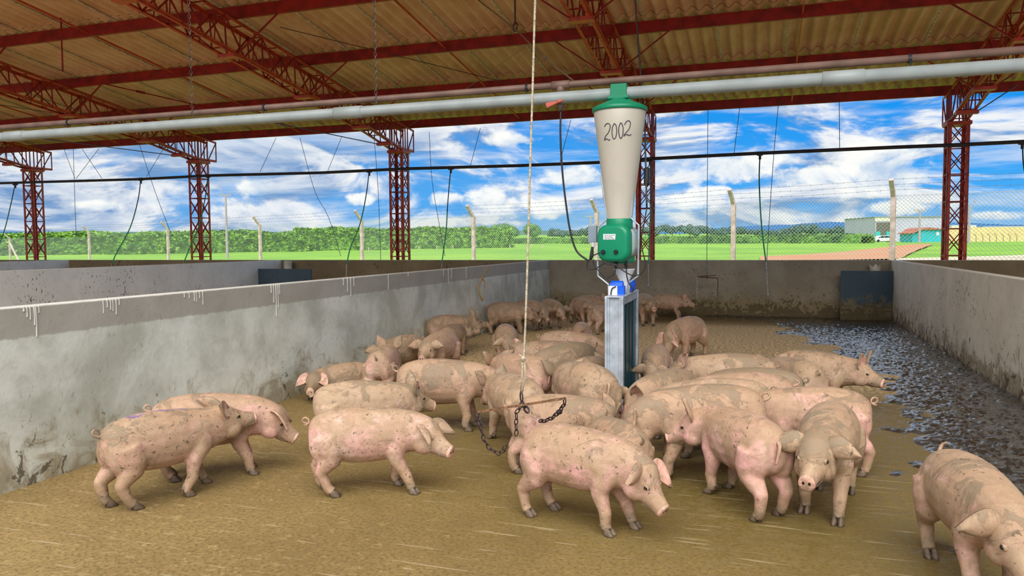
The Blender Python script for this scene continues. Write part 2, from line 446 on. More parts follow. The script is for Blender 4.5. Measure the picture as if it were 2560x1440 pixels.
def place_pigs():
    for P in PIGS:
        zd = .20 if P['lie'] else 0
        pos = atz(P['u'], P['vt'], (.548-zd)*P['s']) if P['at'] is None else atz(*P['at'], 0)
        P['pos'] = V((pos.x, pos.y, 0)); P['home'] = P['pos'].copy(); P['view'] = math.atan2(pos.y, pos.x)
        P['head'] = P['view'] - PI/2 + math.radians(P['phi'])
    def pts(P):
        h = P['head']; d = V((math.cos(h), math.sin(h), 0)); q = [P['pos']+d*x*P['s'] for x in (-.27, -.14, 0, .13, .25)]
        h2 = h+P['bend']*.2+P['hy']; q.append(q[-1]+V((math.cos(h2), math.sin(h2), 0))*.17*P['s']*math.cos(P['hp'])); return q
    RAD = (.135, .145, .145, .14, .12, .09)
    for it in range(120):
        cap = [pts(P) for P in PIGS]
        for i in range(len(PIGS)):
            for j in range(i):
                if (PIGS[i]['pos']-PIGS[j]['pos']).length > 1.1: continue
                best = 0; bv = None
                for a, ra in zip(cap[i], RAD):
                    for b, rb in zip(cap[j], RAD):
                        d = a-b; l = d.length; pen = (ra+rb)*.97-l
                        if pen > best: best = pen; bv = d/max(l, 1e-4)
                if bv is not None:
                    for P, sg in ((PIGS[i], 1), (PIGS[j], -1)):
                        vd = P['pos'].normalized(); mv = bv*sg*best*.35
                        al = vd*mv.dot(vd); la = mv-al; P['pos'] = P['pos'] + al*1.0 + la*.45
        for P in PIGS:
            P['pos'] += (P['home']-P['pos'])*.01
            for q, r in zip(pts(P), RAD):
                if q.x-r < (-4.652)+.01: P['pos'].x += (-4.652)+.01-(q.x-r)
                if q.x+r > 2.443: P['pos'].x -= q.x+r-2.443
                if q.y+r > 16.64: P['pos'].y -= q.y+r-16.64
            # keep clear of the feeder frame
            for q, r in zip(pts(P), RAD):
                lc = Matrix.Rotation(-math.atan2(AXF.y, AXF.x), 4, 'Z') @ (q-P0F)
                if -r < lc.x < AXF.length+r and abs(lc.y) < r+.10:
                    pen = r+.10-abs(lc.y); sd = V((-AXF.y, AXF.x, 0)).normalized()*(1 if lc.y > 0 else -1)
                    if -r < lc.x < .05 and r+lc.x < pen: P['pos'] -= AXF.normalized()*(r+lc.x)*.6
                    else: P['pos'] += sd*pen*.6
    for P in PIGS:
        dm = (P['pos']-P['home']).length
        if dm > .25: print('PIGMOVE', P['u'], P['vt'], round(dm, 2))
P0F = atz(1535, 1046); AXF = atz(1576, 991)-P0F

def finish_pigs():
    place_pigs()
    tmp = []
    for i, P in enumerate(PIGS):
        P['rnd'] = random.Random(100+i)
        m = pig_core(P, P['rnd']); me = m.mesh('t', SKIN)
        o = bpy.data.objects.new('t', me); COL.objects.link(o)
        r = o.modifiers.new('r', 'REMESH'); r.mode = 'VOXEL'; r.voxel_size = .0105
        sm = o.modifiers.new('s', 'SMOOTH'); sm.factor = .5; sm.iterations = 4
        tmp.append(o)
    dg = bpy.context.evaluated_depsgraph_get(); dg.update()
    for P, o in zip(PIGS, tmp):
        me = bpy.data.meshes.new_from_object(o.evaluated_get(dg))
        nv = len(me.vertices); co = np.empty(nv*3); me.vertices.foreach_get('co', co); co = co.reshape(-1, 3)
        m = MB(); m.v = [tuple(c) for c in co.tolist()]; m.f = [list(p.vertices) for p in me.polygons]; m.m = [0]*len(m.f)
        m.mi = 0; pig_details(P, m)
        if P['zdrop']: m.v = [(a, b, max(0, c-P['zdrop'])) for a, b, c in m.v]
        bpy.data.meshes.remove(me)
        pos = P['pos']; a = P['view']
        oo = m.build('pig', [SKIN, PINK, HOOF, EYE_M], smooth=True)
        oo.location = (pos.x, pos.y, 0); oo.rotation_euler = (0, 0, a - PI/2 + math.radians(P['phi'])); oo.scale = (P['s'],)*3
        oo.color = (P['mud'], P['pink'], P['spot'], 1)
        tag(oo, P['label'], 'pig', 'pigs in the pen')
        P['obj'] = oo
        if P['mark']:
            sp = MARK; oo.data.materials.append(sp); mi = len(oo.data.materials)-1
            x0, x1, w = P['mark']
            for p in oo.data.polygons:
                c = p.center
                if x0 < c.x < x1 and c.z > .47 and abs(c.y + .02*math.sin(c.x*30)) < w*(.6+.4*math.sin((c.x-x0)*40)) : p.material_index = mi
    for o in tmp:
        me = o.data; bpy.data.objects.remove(o); bpy.data.meshes.remove(me)
MARK = mat('purple_stock_marker', (.14, .08, .17), .7, var=.5, scale=30, col2=(.40, .27, .25))
# (u at mid back, v of the back line, heading seen from the camera: 0 right, 90 away, 180 left, -90 towards us)
pig(402, 1026, 22, 'pink pig with a mud-spattered back at the left, its head lifted over its neighbour', s=1.02, hy=-4, hp=8, ears=('back','back'), mud=.5, pink=.62, spot=.9, legs=(.10,-.12,-.03,.07), mark=(-.2,.16,.03))
pig(520, 985, -4, 'pale pink pig half hidden behind the mud-spattered pig at the left, head lowered', s=1.04, hp=-30, hy=-8, ears=('fwd','fwd'), mud=.25, pink=.75, spot=.2, legs=(.04,.06,0,.05))
pig(912, 1018, -3, 'clean pink pig in profile in the open left foreground, ear pointing forward', s=1.0, hp=-16, hy=-34, ears=('fwd','fwd'), mud=.28, pink=.6, spot=.6, legs=(-.02,.10,-.02,.07))
pig(1448, 1068, -30, 'large pink pig in the centre foreground walking with its head hung low', s=1.0, hp=-36, hy=-8, ears=('droop','side'), tail='down', mud=.34, pink=.7, spot=.5, legs=(.10,.02,.04,-.03), fat=1.03)
pig(900, 952, 6, 'yellowish pig directly behind the clean profile pig, seen from its tail side', s=1.0, hp=-12, hy=14, ears=('up','back'), mud=.5, pink=.3, spot=.2)
pig(1105, 899, -6, 'pink pig with a big grey mud saddle on its back and a round pink ear', s=1.1, hp=-24, hy=-4, ears=('droop','droop'), mud=.62, pink=.8, spot=.3, legs=(.03,-.02,.05,0))
pig(925, 865, 78, 'pig with its rump to us, both ears raised, beside the lying pig', s=.98, hp=6, ears=('up','up'), tail='up', mud=.3, pink=.55, bend=0)
pig(890, 908, 205, 'brown-faced pig lying on its belly against the left wall', s=.98, hy=56, hp=-4, ears=('droop','droop'), mud=.8, pink=.4, lie=True)
pig(1020, 842, -135, 'muddy-faced pig standing left of the staring pig, shoulder to shoulder by the left wall', s=.95, hy=28, hp=-16, ears=('side','side'), mud=.7, pink=.45)
pig(1085, 826, -115, 'pale pig staring at us near the left wall, ears spread wide', s=1.0, hy=8, hp=-10, ears=('side','side'), mud=.35, pink=.55)
pig(1045, 803, 62, 'small brown pig half hidden against the left wall with one pink ear up', s=.85, hy=-55, hp=4, ears=('up','up'), mud=.75, pink=.5)
pig(1120, 791, 26, 'pig with a dark muddy rump and pricked ears facing right along the left wall', s=1.02, hp=2, hy=-4, ears=('up','up'), mud=.7, pink=.75)
pig(1262, 755, 4, 'brown pig in profile with a curled tail at the far end of the left wall', s=1.03, hp=-26, hy=-5, ears=('fwd','fwd'), mud=.72, pink=.95)
pig(1325, 750, -50, 'brown pig walking towards us, left one of the pair at the far left corner', s=1.0, hp=-28, hy=-10, ears=('side','side'), mud=.72, pink=.9)
pig(1378, 748, -66, 'wide-eared pale-muzzled pig, right one of the pair at the far left corner', s=.98, hp=-28, hy=4, ears=('side','side'), mud=.55, pink=.6)
pig(1266, 812, -84, 'narrow pale pig coming head-on with drooping ears, behind the hanging rope', s=.98, hp=-38, hy=-4, ears=('droop','side'), mud=.45, pink=.45)
pig(1455, 744, -62, 'pale pig facing us near the back wall, left of the feeder', s=.95, hp=-22, hy=-4, ears=('side','side'), mud=.4, pink=.6)
pig(1478, 738, -40, 'reddish pig peeping out behind the pale pig near the back wall', s=.95, hp=4, hy=4, ears=('up','up'), mud=.45, pink=1.)
pig(1502, 763, 62, 'small pig half hidden behind the feeder post, seen from behind', s=.9, hp=-10, ears=('up','up'), mud=.4, pink=.4, tail='down')
pig(1452, 806, -97, 'white pig with two pink ears pricked, facing us behind the crowd left of the feeder', s=.82, hp=-34, ears=('up','up'), mud=.2, pink=.5)
pig(1418, 828, -12, 'pale pig with a round curled tail standing behind the crowd left of the feeder', s=.97, hp=-40, ears=('fwd','fwd'), mud=.35, pink=.45)
pig(1430, 853, -4, 'pink pig looking into the feeder from behind the crowd, eye and ear showing', s=.97, hp=-16, hy=6, ears=('up','up'), mud=.4, pink=1.)
pig(1412, 852, -140, 'brown muddy-backed pig with its head down in the crowd left of the feeder', s=1.04, hp=-44, hy=10, ears=('side','side'), mud=.95, pink=.3, tail='up')
pig(1362, 858, 158, 'pale pig whose back shows just left of the brown muddy-backed pig', s=.9, hp=-30, ears=('back','back'), mud=.4, pink=.4)
pig(1320, 886, 128, 'plump pink pig with its rump towards us, between the rope and the crowd', s=1.04, hp=-20, ears=('back','back'), mud=.32, pink=.95, tail='down', fat=1.08)
pig(1288, 934, 112, 'pale pig with ribbed grey creases on its back, standing behind the hanging bar', s=1.04, hp=-22, hy=10, ears=('back','up'), mud=.55, pink=.4, tail='down', fat=1.05)
pig(1450, 905, 118, 'broad-rumped pig with a grey back patch, pressed against the left of the feeder', s=1.1, hp=-30, hy=-10, ears=('back','back'), mud=.55, pink=.45, tail='down', fat=1.12)
pig(1395, 990, 10, 'orange-pink pig behind the chain loop with a raw red rump', s=.96, hp=-34, hy=8, ears=('back','back'), mud=.5, pink=.75, tail='up')
pig(1540, 1046, 118, 'pig with a reddish rump at the foot of the feeder post, facing away', s=.84, hp=-24, hy=16, ears=('back','back'), tail='up', mud=.62, pink=.85)
pig(1500, 893, 60, 'pig of which only a sliver shows left of the feeder post', s=.9, hp=-20, ears=('back','back'), mud=.4, pink=.4)
pig(1625, 864, -96, 'white-backed pig facing us with its head down, right behind the feeder', s=.95, hp=-46, ears=('side','side'), mud=.3, pink=.35, spot=.2)
pig(1716, 792, -120, 'tall pig with a purple stripe on its back, head down, alone behind the right crowd', s=1.06, hp=-50, ears=('droop','droop'), mud=.5, pink=.55, mark=(-.12,.14,.028))
pig(1830, 884, 177, 'long pig with barred mud stripes on its flank, head resting left towards the feeder', s=1.08, hp=-10, hy=4, ears=('back','fwd'), mud=.55, pink=.45)
pig(1665, 925, -128, 'pig sniffing down at the feeder tray, one tall pink ear up', s=.96, hp=-36, hy=-6, ears=('up','side'), mud=.6, pink=.6)
pig(1800, 948, 186, 'smooth pale-backed pig with a curled tail, behind the mud-blotched feeding pig', s=1.06, hp=-30, ears=('fwd','fwd'), mud=.4, pink=.45)
pig(1765, 966, 194, 'big mud-blotched pig feeding at the trough, its front leg in view', s=1.14, hp=-38, hy=6, ears=('droop','droop'), mud=.6, pink=.75, legs=(.04,-.02,0,0))
pig(1870, 930, 184, 'pink pig with a white curled tail in the middle of the right crowd', s=1.0, hp=-20, ears=('fwd','fwd'), mud=.25, pink=1.)
pig(1900, 921, 168, 'dark grey mud-coated pig behind the white-tailed pink pig', s=.98, hp=-22, hy=-4, ears=('side','side'), mud=1.35, pink=.4)
pig(1990, 895, 122, 'pale pig with its tail towards us at the right end of the crowd', s=.98, hp=-20, ears=('back','back'), mud=.35, pink=.3)
pig(2040, 878, -16, 'brown-headed pig with big upright ears facing right at the slurry', s=1.0, hp=-10, hy=-4, ears=('up','up'), mud=.5, pink=.5)
pig(2030, 966, 188, 'pink pig standing behind the front-facing pig, its head low to the left', s=1.06, hp=-34, ears=('fwd','fwd'), mud=.28, pink=.9)
pig(1852, 1022, 122, 'clean pink pig seen from behind in the right foreground with one long ear up', s=1.04, hp=-14, hy=48, ears=('up','up'), tail='down', mud=.25, pink=.75, legs=(-.02,.05,-.03,.02), fat=1.0)
pig(2072, 1016, -97, 'dusty pig walking straight towards us in the right foreground, ears out sideways', s=1.1, hp=-14, hy=-4, ears=('side','side'), mud=.6, pink=.45, legs=(.08,-.04,0,0))
pig(2432, 1150, -68, 'pink pig at the bottom right corner walking out of the picture', s=1.04, hp=-26, hy=-2, ears=('droop','side'), mud=.5, pink=.6, tail='up', legs=(-.04,.06,.0,.04))
pig(1612, 722, -75, 'cream pig facing us at the back wall, just right of the feeder', s=1.1, hp=-6, ears=('side','side'), mud=.45, pink=.3, at=(1612, 812))
pig(1668, 725, -8, 'reddish pig in profile along the back wall with pricked ears', s=.98, hp=-8, hy=-30, ears=('up','up'), mud=.5, pink=1., at=(1668, 799))
SKY_S, SUN_E, EXPO = 0.84, 5.0, 0.2
# ------------------------------------------------------------------ setting: pen walls, floor, roof
XL, XR, YB, HW = -4.652, 2.443, 16.64, 1.20
PEN = 7.245
def wall_mat(name, c1, c2, mudh, mudk=1.0, band=False, mudc=(.16, .115, .045), speck=.5):
    m, t, b, tc = newmat(name); x, y, z = t.sep(tc)
    n = t.noise(tc, 1.3, 8, .62, .3); n2 = t.noise(tc, 9, 6, .65)
    st = t.noise(t.mapping(tc, (3, 3, .5)), 2.2, 5, .6)
    col = t.mix(t.smooth(n, .35, .66), c1, c2)
    col = t.mix(t.math('MULTIPLY', t.smooth(n2, .5, .75), .25), col, tuple(q*.62 for q in c1))
    col = t.mix(t.math('MULTIPLY', t.smooth(st, .55, .75), .22), col, tuple(q*.6 for q in c1))
    if band:
        bm = t.smooth(t.math('ADD', z, t.math('MULTIPLY', t.math('SUBTRACT', n2, .5), .05)), .985, 1.005)
        col = t.mix(t.math('MULTIPLY', bm, .75), col, (.33, .30, .25))
    # splashed slurry: dense at the foot, thinning upward
    n3 = t.noise(tc, 3.6, 9, .68, .8)
    lv = t.math('MULTIPLY', t.math('SUBTRACT', mudh, z), mudk)
    film = t.smooth(t.math('ADD', n3, t.math('MULTIPLY', lv, .50)), .52, .74)
    col = t.mix(t.math('MULTIPLY', film, .72), col, tuple(q*1.5 for q in mudc))
    cake = t.smooth(t.math('ADD', t.noise(tc, 5.5, 10, .72, 1.2), t.math('MULTIPLY', lv, .30)), .630, .665)
    col = t.mix(t.math('MULTIPLY', cake, .85), col, tuple(q*.55 for q in mudc))
    n4 = t.noise(t.mapping(tc, (1, 1, .55)), 26, 3, .55)
    sp = t.math('MULTIPLY', t.smooth(n4, .615, .65), t.smooth(t.math('ADD', t.noise(tc, 1.6, 3), t.math('MULTIPLY', lv, .12)), .40, .60))
    col = t.mix(t.math('MULTIPLY', sp, speck), col, (.045, .035, .02))
    paint = t.smooth(t.math('ADD', z, t.math('MULTIPLY', n2, .03)), 1.208, 1.214)
    col = t.mix(t.math('MULTIPLY', paint, .65), col, (.62, .60, .54))
    t.L.new(col, b.inputs['Base Color']); b.inputs['Roughness'].default_value = .82
    t.L.new(t.bump(t.math('ADD', n2, cake), .3, .015), b.inputs['Normal'])
    return m
W_LEFT = wall_mat('grey_rendered_wall', (.46, .47, .385), (.74, .76, .67), .40, .9, band=True, speck=.25)
W_BACK = wall_mat('stained_back_wall', (.25, .205, .14), (.33, .28, .20), .55, 1.5, speck=.5)
W_RIGHT = wall_mat('spattered_right_wall', (.78, .73, .58), (.92, .87, .71), .42, 1.1, speck=.9)
W_DIV = wall_mat('spattered_pale_wall', (.78, .80, .76), (.88, .90, .86), .62, .9, speck=.8, mudc=(.22, .15, .06))
W_FAR = wall_mat('muddy_brown_wall', (.20, .145, .075), (.26, .19, .10), .9, .9, speck=.9)
def wall(name, lo, hi, m):
    mb = MB(); mb.box(lo, hi); o = mb.build(name, m, bevel=.008); tag(o, kind='structure'); return o
YN = -4.0
wl = wall('wall_left', (XL-.15, YN, -.05), (XL, YB, HW), W_LEFT)
wr = wall('wall_right', (XR, YN, -.05), (XR+.15, YB, HW), W_RIGHT)
# the back wall: pen, left neighbours, right neighbour
wb = wall('wall_back', (XL-.15, YB, -.05), (XR+.15, YB+.15, HW), W_BACK)
wall('wall_back_left', (XL-.15-PEN*3, YB, -.05), (XL-.15, YB+.15, HW), W_FAR)
wall('wall_back_right', (XR+.15, YB, -.05), (XR+.15+PEN*2, YB+.15, HW), W_FAR)
for i, nm in ((1, 'wall_left_divider'), (2, 'wall_left_outer_divider')):
    wall(nm, (XL-PEN*i-.15, YN, -.05), (XL-PEN*i, YB, HW), W_DIV)
wall('wall_right_divider', (XR+PEN, YN, -.05), (XR+PEN+.15, YB, HW), W_DIV)
# white paint drips running from the top of the left wall, and a loop of orange spray paint
PAINT = mat('white_paint', (.62, .60, .54), .55)
db = MB()
def drip(u, v, drops):
    for du, L, w in drops:
        p = atx(u+du, v-du*.083+3, XL)
        db.tube([(XL+.0005, p.y, HW-.002), (XL+.0015, p.y+.002, HW-L*.55), (XL+.001, p.y, HW-L)], [w*.8, w*.5, w*.65], 6)
rr = random.Random(3)
drip(88, 756, [(-22, .07, .008), (-14, .09, .007), (-4, .13, .008), (0, .21, .009), (8, .05, .007), (-30, .03, .01)])
drip(275, 741, [(-18, .10, .006), (-8, .06, .008), (0, .08, .007), (6, .09, .006), (14, .12, .007), (22, .05, .007)])
drip(490, 724, [(-30, .04, .007), (-18, .05, .007), (-5, .08, .007), (0, .09, .006), (8, .06, .007), (16, .12, .007)])
drip(685, 708, [(-8, .08, .01), (-2, .18, .009), (4, .32, .010), (9, .24, .009), (13, .10, .009)])
drip(870, 694, [(-12, .08, .01), (-2, .16, .010), (6, .22, .009), (14, .10, .009)])
drip(970, 686, [(0, .20, .010)]); drip(1020, 681, [(0, .05, .01)])
drip(1120, 673, [(-12, .1, .010), (0, .22, .011), (8, .15, .01)]); drip(1165, 669, [(0, .18, .01)])
q = db.build('paint_drip', PAINT, wl); q['label'] = 'white paint drips on the wall top'
SPRAY = mat('orange_spray_paint', (.50, .29, .08), .8)
sb = MB()
lp = [(1222, 668), (1210, 685), (1204, 697), (1197, 715), (1198, 735), (1206, 750), (1208, 735), (1211, 712), (1209, 700), (1203, 697)]
sb.tube(catmull([atx(u, v, XL+.002) for u, v in lp], 6), .012, 6)
q = sb.build('spray_mark', SPRAY, wl); q['label'] = 'orange spray-painted loop'

# floor
def floor_mat():
    m, t, b, tc = newmat('dung_filmed_concrete_floor'); x, y, z = t.sep(tc)
    n = t.noise(tc, .55, 7, .6, .4); n2 = t.noise(tc, 5, 8, .68); n3 = t.noise(tc, 45, 5, .7); n5 = t.noise(tc, 14, 6, .7, .5)
    col = t.mix(t.smooth(n, .35, .65), (.205, .132, .040), (.30, .20, .068))
    col = t.mix(t.math('MULTIPLY', t.smooth(n2, .46, .68), .45), col, (.20, .13, .035))
    col = t.mix(t.math('MULTIPLY', t.smooth(n5, .50, .72), .5), col, (.48, .35, .15))
    col = t.mix(t.math('MULTIPLY', t.smooth(n3, .44, .66), .80), col, (.10, .065, .02))
    # trodden wet ground around the feeder
    dx = t.math('SUBTRACT', x, .6); dy = t.math('SUBTRACT', y, 5.9)
    d2 = t.math('SQRT', t.math('ADD', t.math('MULTIPLY', t.math('MULTIPLY', dx, dx), .45), t.math('MULTIPLY', dy, dy)))
    wet = t.math('SUBTRACT', 1.0, t.smooth(t.math('ADD', d2, t.math('MULTIPLY', t.math('SUBTRACT', n2, .5), 1.8)), 1.2, 3.9))
    col = t.mix(t.math('MULTIPLY', wet, .82), col, (.115, .082, .02))
    # sawdust and dry feed scattered beyond the feeder
    saw = t.math('MULTIPLY', t.smooth(y, 7.8, 9.6), t.math('SUBTRACT', 1.0, t.smooth(y, 14.3, 15.4)))
    n6 = t.noise(tc, 22, 6, .8)
    col = t.mix(t.math('MULTIPLY', saw, t.smooth(n6, .40, .60)), col, (.80, .60, .32))
    # hoof scrapes: short pale scratches in two directions
    sc_ = None
    for rz, sc2, off in ((.5, (1.0, 17, 1), 0), (1.2, (1.3, 21, 1), 5.3), (-.5, (1.2, 19, 1), 9.1), (.1, (.9, 16, 1), 15.7)):
        s1 = t.smooth(t.noise(t.mapping(tc, sc2, (0, 0, rz), (off, 0, 0)), 1.5, 2, .5, .35), .685, .73)
        sc_ = s1 if sc_ is None else t.math('MAXIMUM', sc_, s1)
    near = t.math('SUBTRACT', 1.0, t.smooth(y, 4.6, 7.0))
    col = t.mix(t.math('MULTIPLY', t.math('MULTIPLY', sc_, near), .38), col, (.53, .43, .27))
    # puddle strip along the back wall
    pud = t.smooth(t.math('ADD', y, t.math('MULTIPLY', t.math('SUBTRACT', n, .5), 1.2)), 15.35, 15.6)
    col = t.mix(t.math('MULTIPLY', pud, .85), col, (.15, .10, .035))
    t.L.new(col, b.inputs['Base Color'])
    rough = t.mix(t.math('MAXIMUM', t.math('MULTIPLY', wet, t.smooth(n5, .42, .60)), pud), (.72, .72, .72), (.14, .14, .14))
    t.L.new(rough, b.inputs['Roughness'])
    h = t.math('ADD', t.math('MULTIPLY', n5, .7), t.math('MULTIPLY', n3, .5))
    h = t.math('MULTIPLY', h, t.math('SUBTRACT', 1.0, t.math('MULTIPLY', pud, .9)))
    t.L.new(t.bump(h, .5, .018), b.inputs['Normal'])
    return m
fb = MB(); fb.box((XL-PEN*3, YN, -.12), (XR+PEN*2, YB+.6, 0)); fl = fb.build('floor', floor_mat()); tag(fl, kind='structure')

# glossy dung slurry along the right wall: lumpy geometry
edge = sorted([(p.y, p.x) for p in [atz(u, v) for u, v in ((1900, 803), (1935, 812), (1975, 840), (2060, 872), (2130, 935), (2195, 1000), (2215, 1045), (2260, 1110), (2330, 1190), (2420, 1255), (2560, 1320))]])
edge = [(-1, XR)] + edge + [(YB, -1.2)]
def xb(y):
    for i in range(len(edge)-1):
        if edge[i][0] <= y <= edge[i+1][0]:
            t = (y-edge[i][0])/(edge[i+1][0]-edge[i][0]+1e-9); return edge[i][1]+(edge[i+1][1]-edge[i][1])*t
    return XR
def slurry():
    x0, x1, y0, y1, st = -1.6, XR-.003, 3.6, YB-.003, .022
    nx = int((x1-x0)/st); ny = int((y1-y0)/st); vs = []; ok = []
    for j in range(ny+1):
        y = y0+j*st; e = xb(y); stq = 1 if y < 9 else 1
        for i in range(nx+1):
            x = x0+i*st
            if x < e-.75: vs.append((x, y, -.03)); continue
            p = V((x, y, 0))
            n1 = noise.noise(p*1.3); n2 = noise.noise(p*5.1+V((3, 1, 0))); n3 = noise.noise(V((x*15, y*9, 2.2))); n4 = noise.noise(p*31)
            mk = (x-e)/.45 + n1*1.0 + n2*.7
            m_ = sstep(-.2, .9, mk)
            h = -.016 + .024*m_ + m_*(.010*n2 + .022*abs(n3)**.8 + .020*n4) + .012*sstep(XR-.5, XR, x)
            vs.append((x, y, h))
    fs = []
    W = nx+1
    for j in range(ny):
        for i in range(nx):
            a = j*W+i
            if max(vs[a][2], vs[a+1][2], vs[a+W][2], vs[a+W+1][2]) > -.004: fs.append((a, a+1, a+W+1, a+W))
    used = sorted({k for f in fs for k in f}); mp = {k: i for i, k in enumerate(used)}
    mb = MB(); mb.v = [vs[k] for k in used]; mb.f = [[mp[k] for k in f] for f in fs]; mb.m = [0]*len(fs)
    m, t, b, tc = newmat('wet_black_slurry')
    n = t.noise(tc, 7, 6, .65)
    n9 = t.noise(tc, 1.1, 4, .6)
    c = t.mix(t.smooth(n, .35, .65), (.008, .007, .005), (.035, .025, .013))
    t.L.new(t.mix(t.math('MULTIPLY', t.smooth(n9, .52, .68), .6), c, (.13, .09, .035)), b.inputs['Base Color'])
    t.L.new(t.mix(t.smooth(t.noise(tc, 9, 7, .75), .50, .62), (.10, .10, .10), (.42, .42, .42)), b.inputs['Roughness']); b.inputs['IOR'].default_value = 1.8
    t.L.new(t.mix(t.smooth(t.noise(tc, 9, 7, .75), .50, .62), (1, 1, 1), (.15, .15, .15)), b.inputs['Coat Weight']); b.inputs['Coat Roughness'].default_value = .04; b.inputs['Coat IOR'].default_value = 2.0
    t.L.new(t.bump(t.noise(tc, 26, 8, .8), 1.0, .035), b.inputs['Normal'])
    o = mb.build('slurry', m, smooth=True)
    tag(o, 'black glistening wet dung slurry lying along the right wall of the pen', 'slurry', kind='stuff')
slurry()

# ------------------------------------------------------------------ roof
YE, SL, YR0 = 17.6, .135, 4.3  # roof is cut short out of view so wide sunlight fills the pen
def pz(y): return 4.55 + SL*(YE-y)              # underside of purlins
def rz(y): return pz(y) + .20                   # lowest line of the sheeting
X0, DX, YC = -21.12, 6.194, 17.2
XA, XZ = X0-9.5, X0+4*DX+8.5
def roof_mat():
    m, t, b, tc = newmat('brown_fibre_cement'); n = t.noise(tc, 1.2, 6, .6); n2 = t.noise(tc, 60, 3, .7); st = t.noise(t.mapping(tc, (9, .5, .5)), 2, 5, .65)
    c = t.mix(t.smooth(n, .35, .65), (.76, .44, .25), (.92, .60, .38))
    c = t.mix(t.math('MULTIPLY', t.smooth(st, .5, .72), .35), c, (.62, .49, .32))
    c = t.mix(t.math('MULTIPLY', t.smooth(n2, .5, .7), .3), c, (.28, .19, .10))
    x, y, z = t.sep(tc)
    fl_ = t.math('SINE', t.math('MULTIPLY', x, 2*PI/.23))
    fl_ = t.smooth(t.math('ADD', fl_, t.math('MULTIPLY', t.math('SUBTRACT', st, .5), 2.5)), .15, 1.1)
    c = t.mix(t.math('MULTIPLY', fl_, .42), c, (.36, .20, .10))   # corrugation shading painted along the flutes, mixed with weathering
    t.L.new(c, b.inputs['Base Color']); b.inputs['Roughness'].default_value = .9; t.L.new(t.bump(n2, .2, .01), b.inputs['Normal']); return m
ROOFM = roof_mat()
PIT = .23
def roof():
    mb = MB(); n = int((XZ-XA)/PIT*8); ys = [YR0, 6.46, 8.66, 10.86, 13.06, 15.26, YE+.25]
    for k in range(len(ys)-1):
        a, c = ys[k]-.13, ys[k+1]+.10; vs = []
        for y, dz in ((a, .0), (c, .022)):
            for i in range(n+1):
                x = XA+i*PIT/8; w = .042*(1+math.cos(2*PI*x/PIT)); vs.append((x, y, rz(y)+w+dz))
        for y, dz in ((a, .009), (c, .031)):
            for i in range(n+1):
                x = XA+i*PIT/8; w = .042*(1+math.cos(2*PI*x/PIT)); vs.append((x, y, rz(y)+w+dz))
        W = n+1; fs = []
        for i in range(n):
            fs += [(i, i+1, W+i+1, W+i), (2*W+i, 3*W+i, 3*W+i+1, 2*W+i+1), (W+i, W+i+1, 3*W+i+1, 3*W+i), (i, 2*W+i, 2*W+i+1, i+1)]
        mb.add(vs, fs)
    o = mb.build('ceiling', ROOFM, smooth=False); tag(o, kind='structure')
    for p in o.data.polygons: p.use_smooth = True
    es = o.modifiers.new('split', 'EDGE_SPLIT'); es.split_angle = 1.0
    # side laps of the sheets: a pale doubled edge every fifth wave
    jb = MB(); k = 0; x = math.floor(XA/PIT)*PIT
    while x < XZ:
        for i in range(len(ys)-1):
            a, c = ys[i], ys[i+1]; xx = x + PIT*.5
            if XA+.2 < xx < XZ-.2: jb.bar((xx+.02, a, rz(a)+.010), (xx+.02, c, rz(c)-.002), .035, .012)
        x += PIT*5
    j = jb.build('sheet_lap', mat('pale_sheet_edge', (.62, .52, .38), .9, var=.4, scale=15), o)
roof()

RED = mat('red_oxide_steel', (.33, .014, .009), .5, var=.35, scale=6, spec=.4)
RED2 = mat('orange_red_steel', (.58, .065, .025), .5, var=.3, scale=8)
RUST = mat('rusted_steel', (.12, .055, .03), .7, var=.5, scale=25)
# purlins: C sections with lips
pur = [(17.6, 'red steel purlin along the eave, lowest of the roof'), (15.3, 'red steel purlin next above the eave purlin'), (13.1, 'red steel purlin third up from the eave'),
       (10.9, 'red steel purlin fourth up from the eave, along the top of the picture'), (8.7, 'red steel purlin fifth up, above the picture edge'), (6.5, 'red steel purlin near the roof edge cut short to admit light')]
for y, lab in pur:
    mb = MB(); z = pz(y)
    for lo, hi in (((XA, y-.032, z), (XZ, y-.026, z+.20)), ((XA, y-.026, z), (XZ, y+.032, z+.006)), ((XA, y-.026, z+.194), (XZ, y+.032, z+.20)),
                   ((XA, y+.026, z+.006), (XZ, y+.032, z+.022)), ((XA, y+.026, z+.178), (XZ, y+.032, z+.194))): mb.box(lo, hi)
    o = mb.build('roof_purlin', RED); tag(o, lab, 'purlin', 'roof purlins')
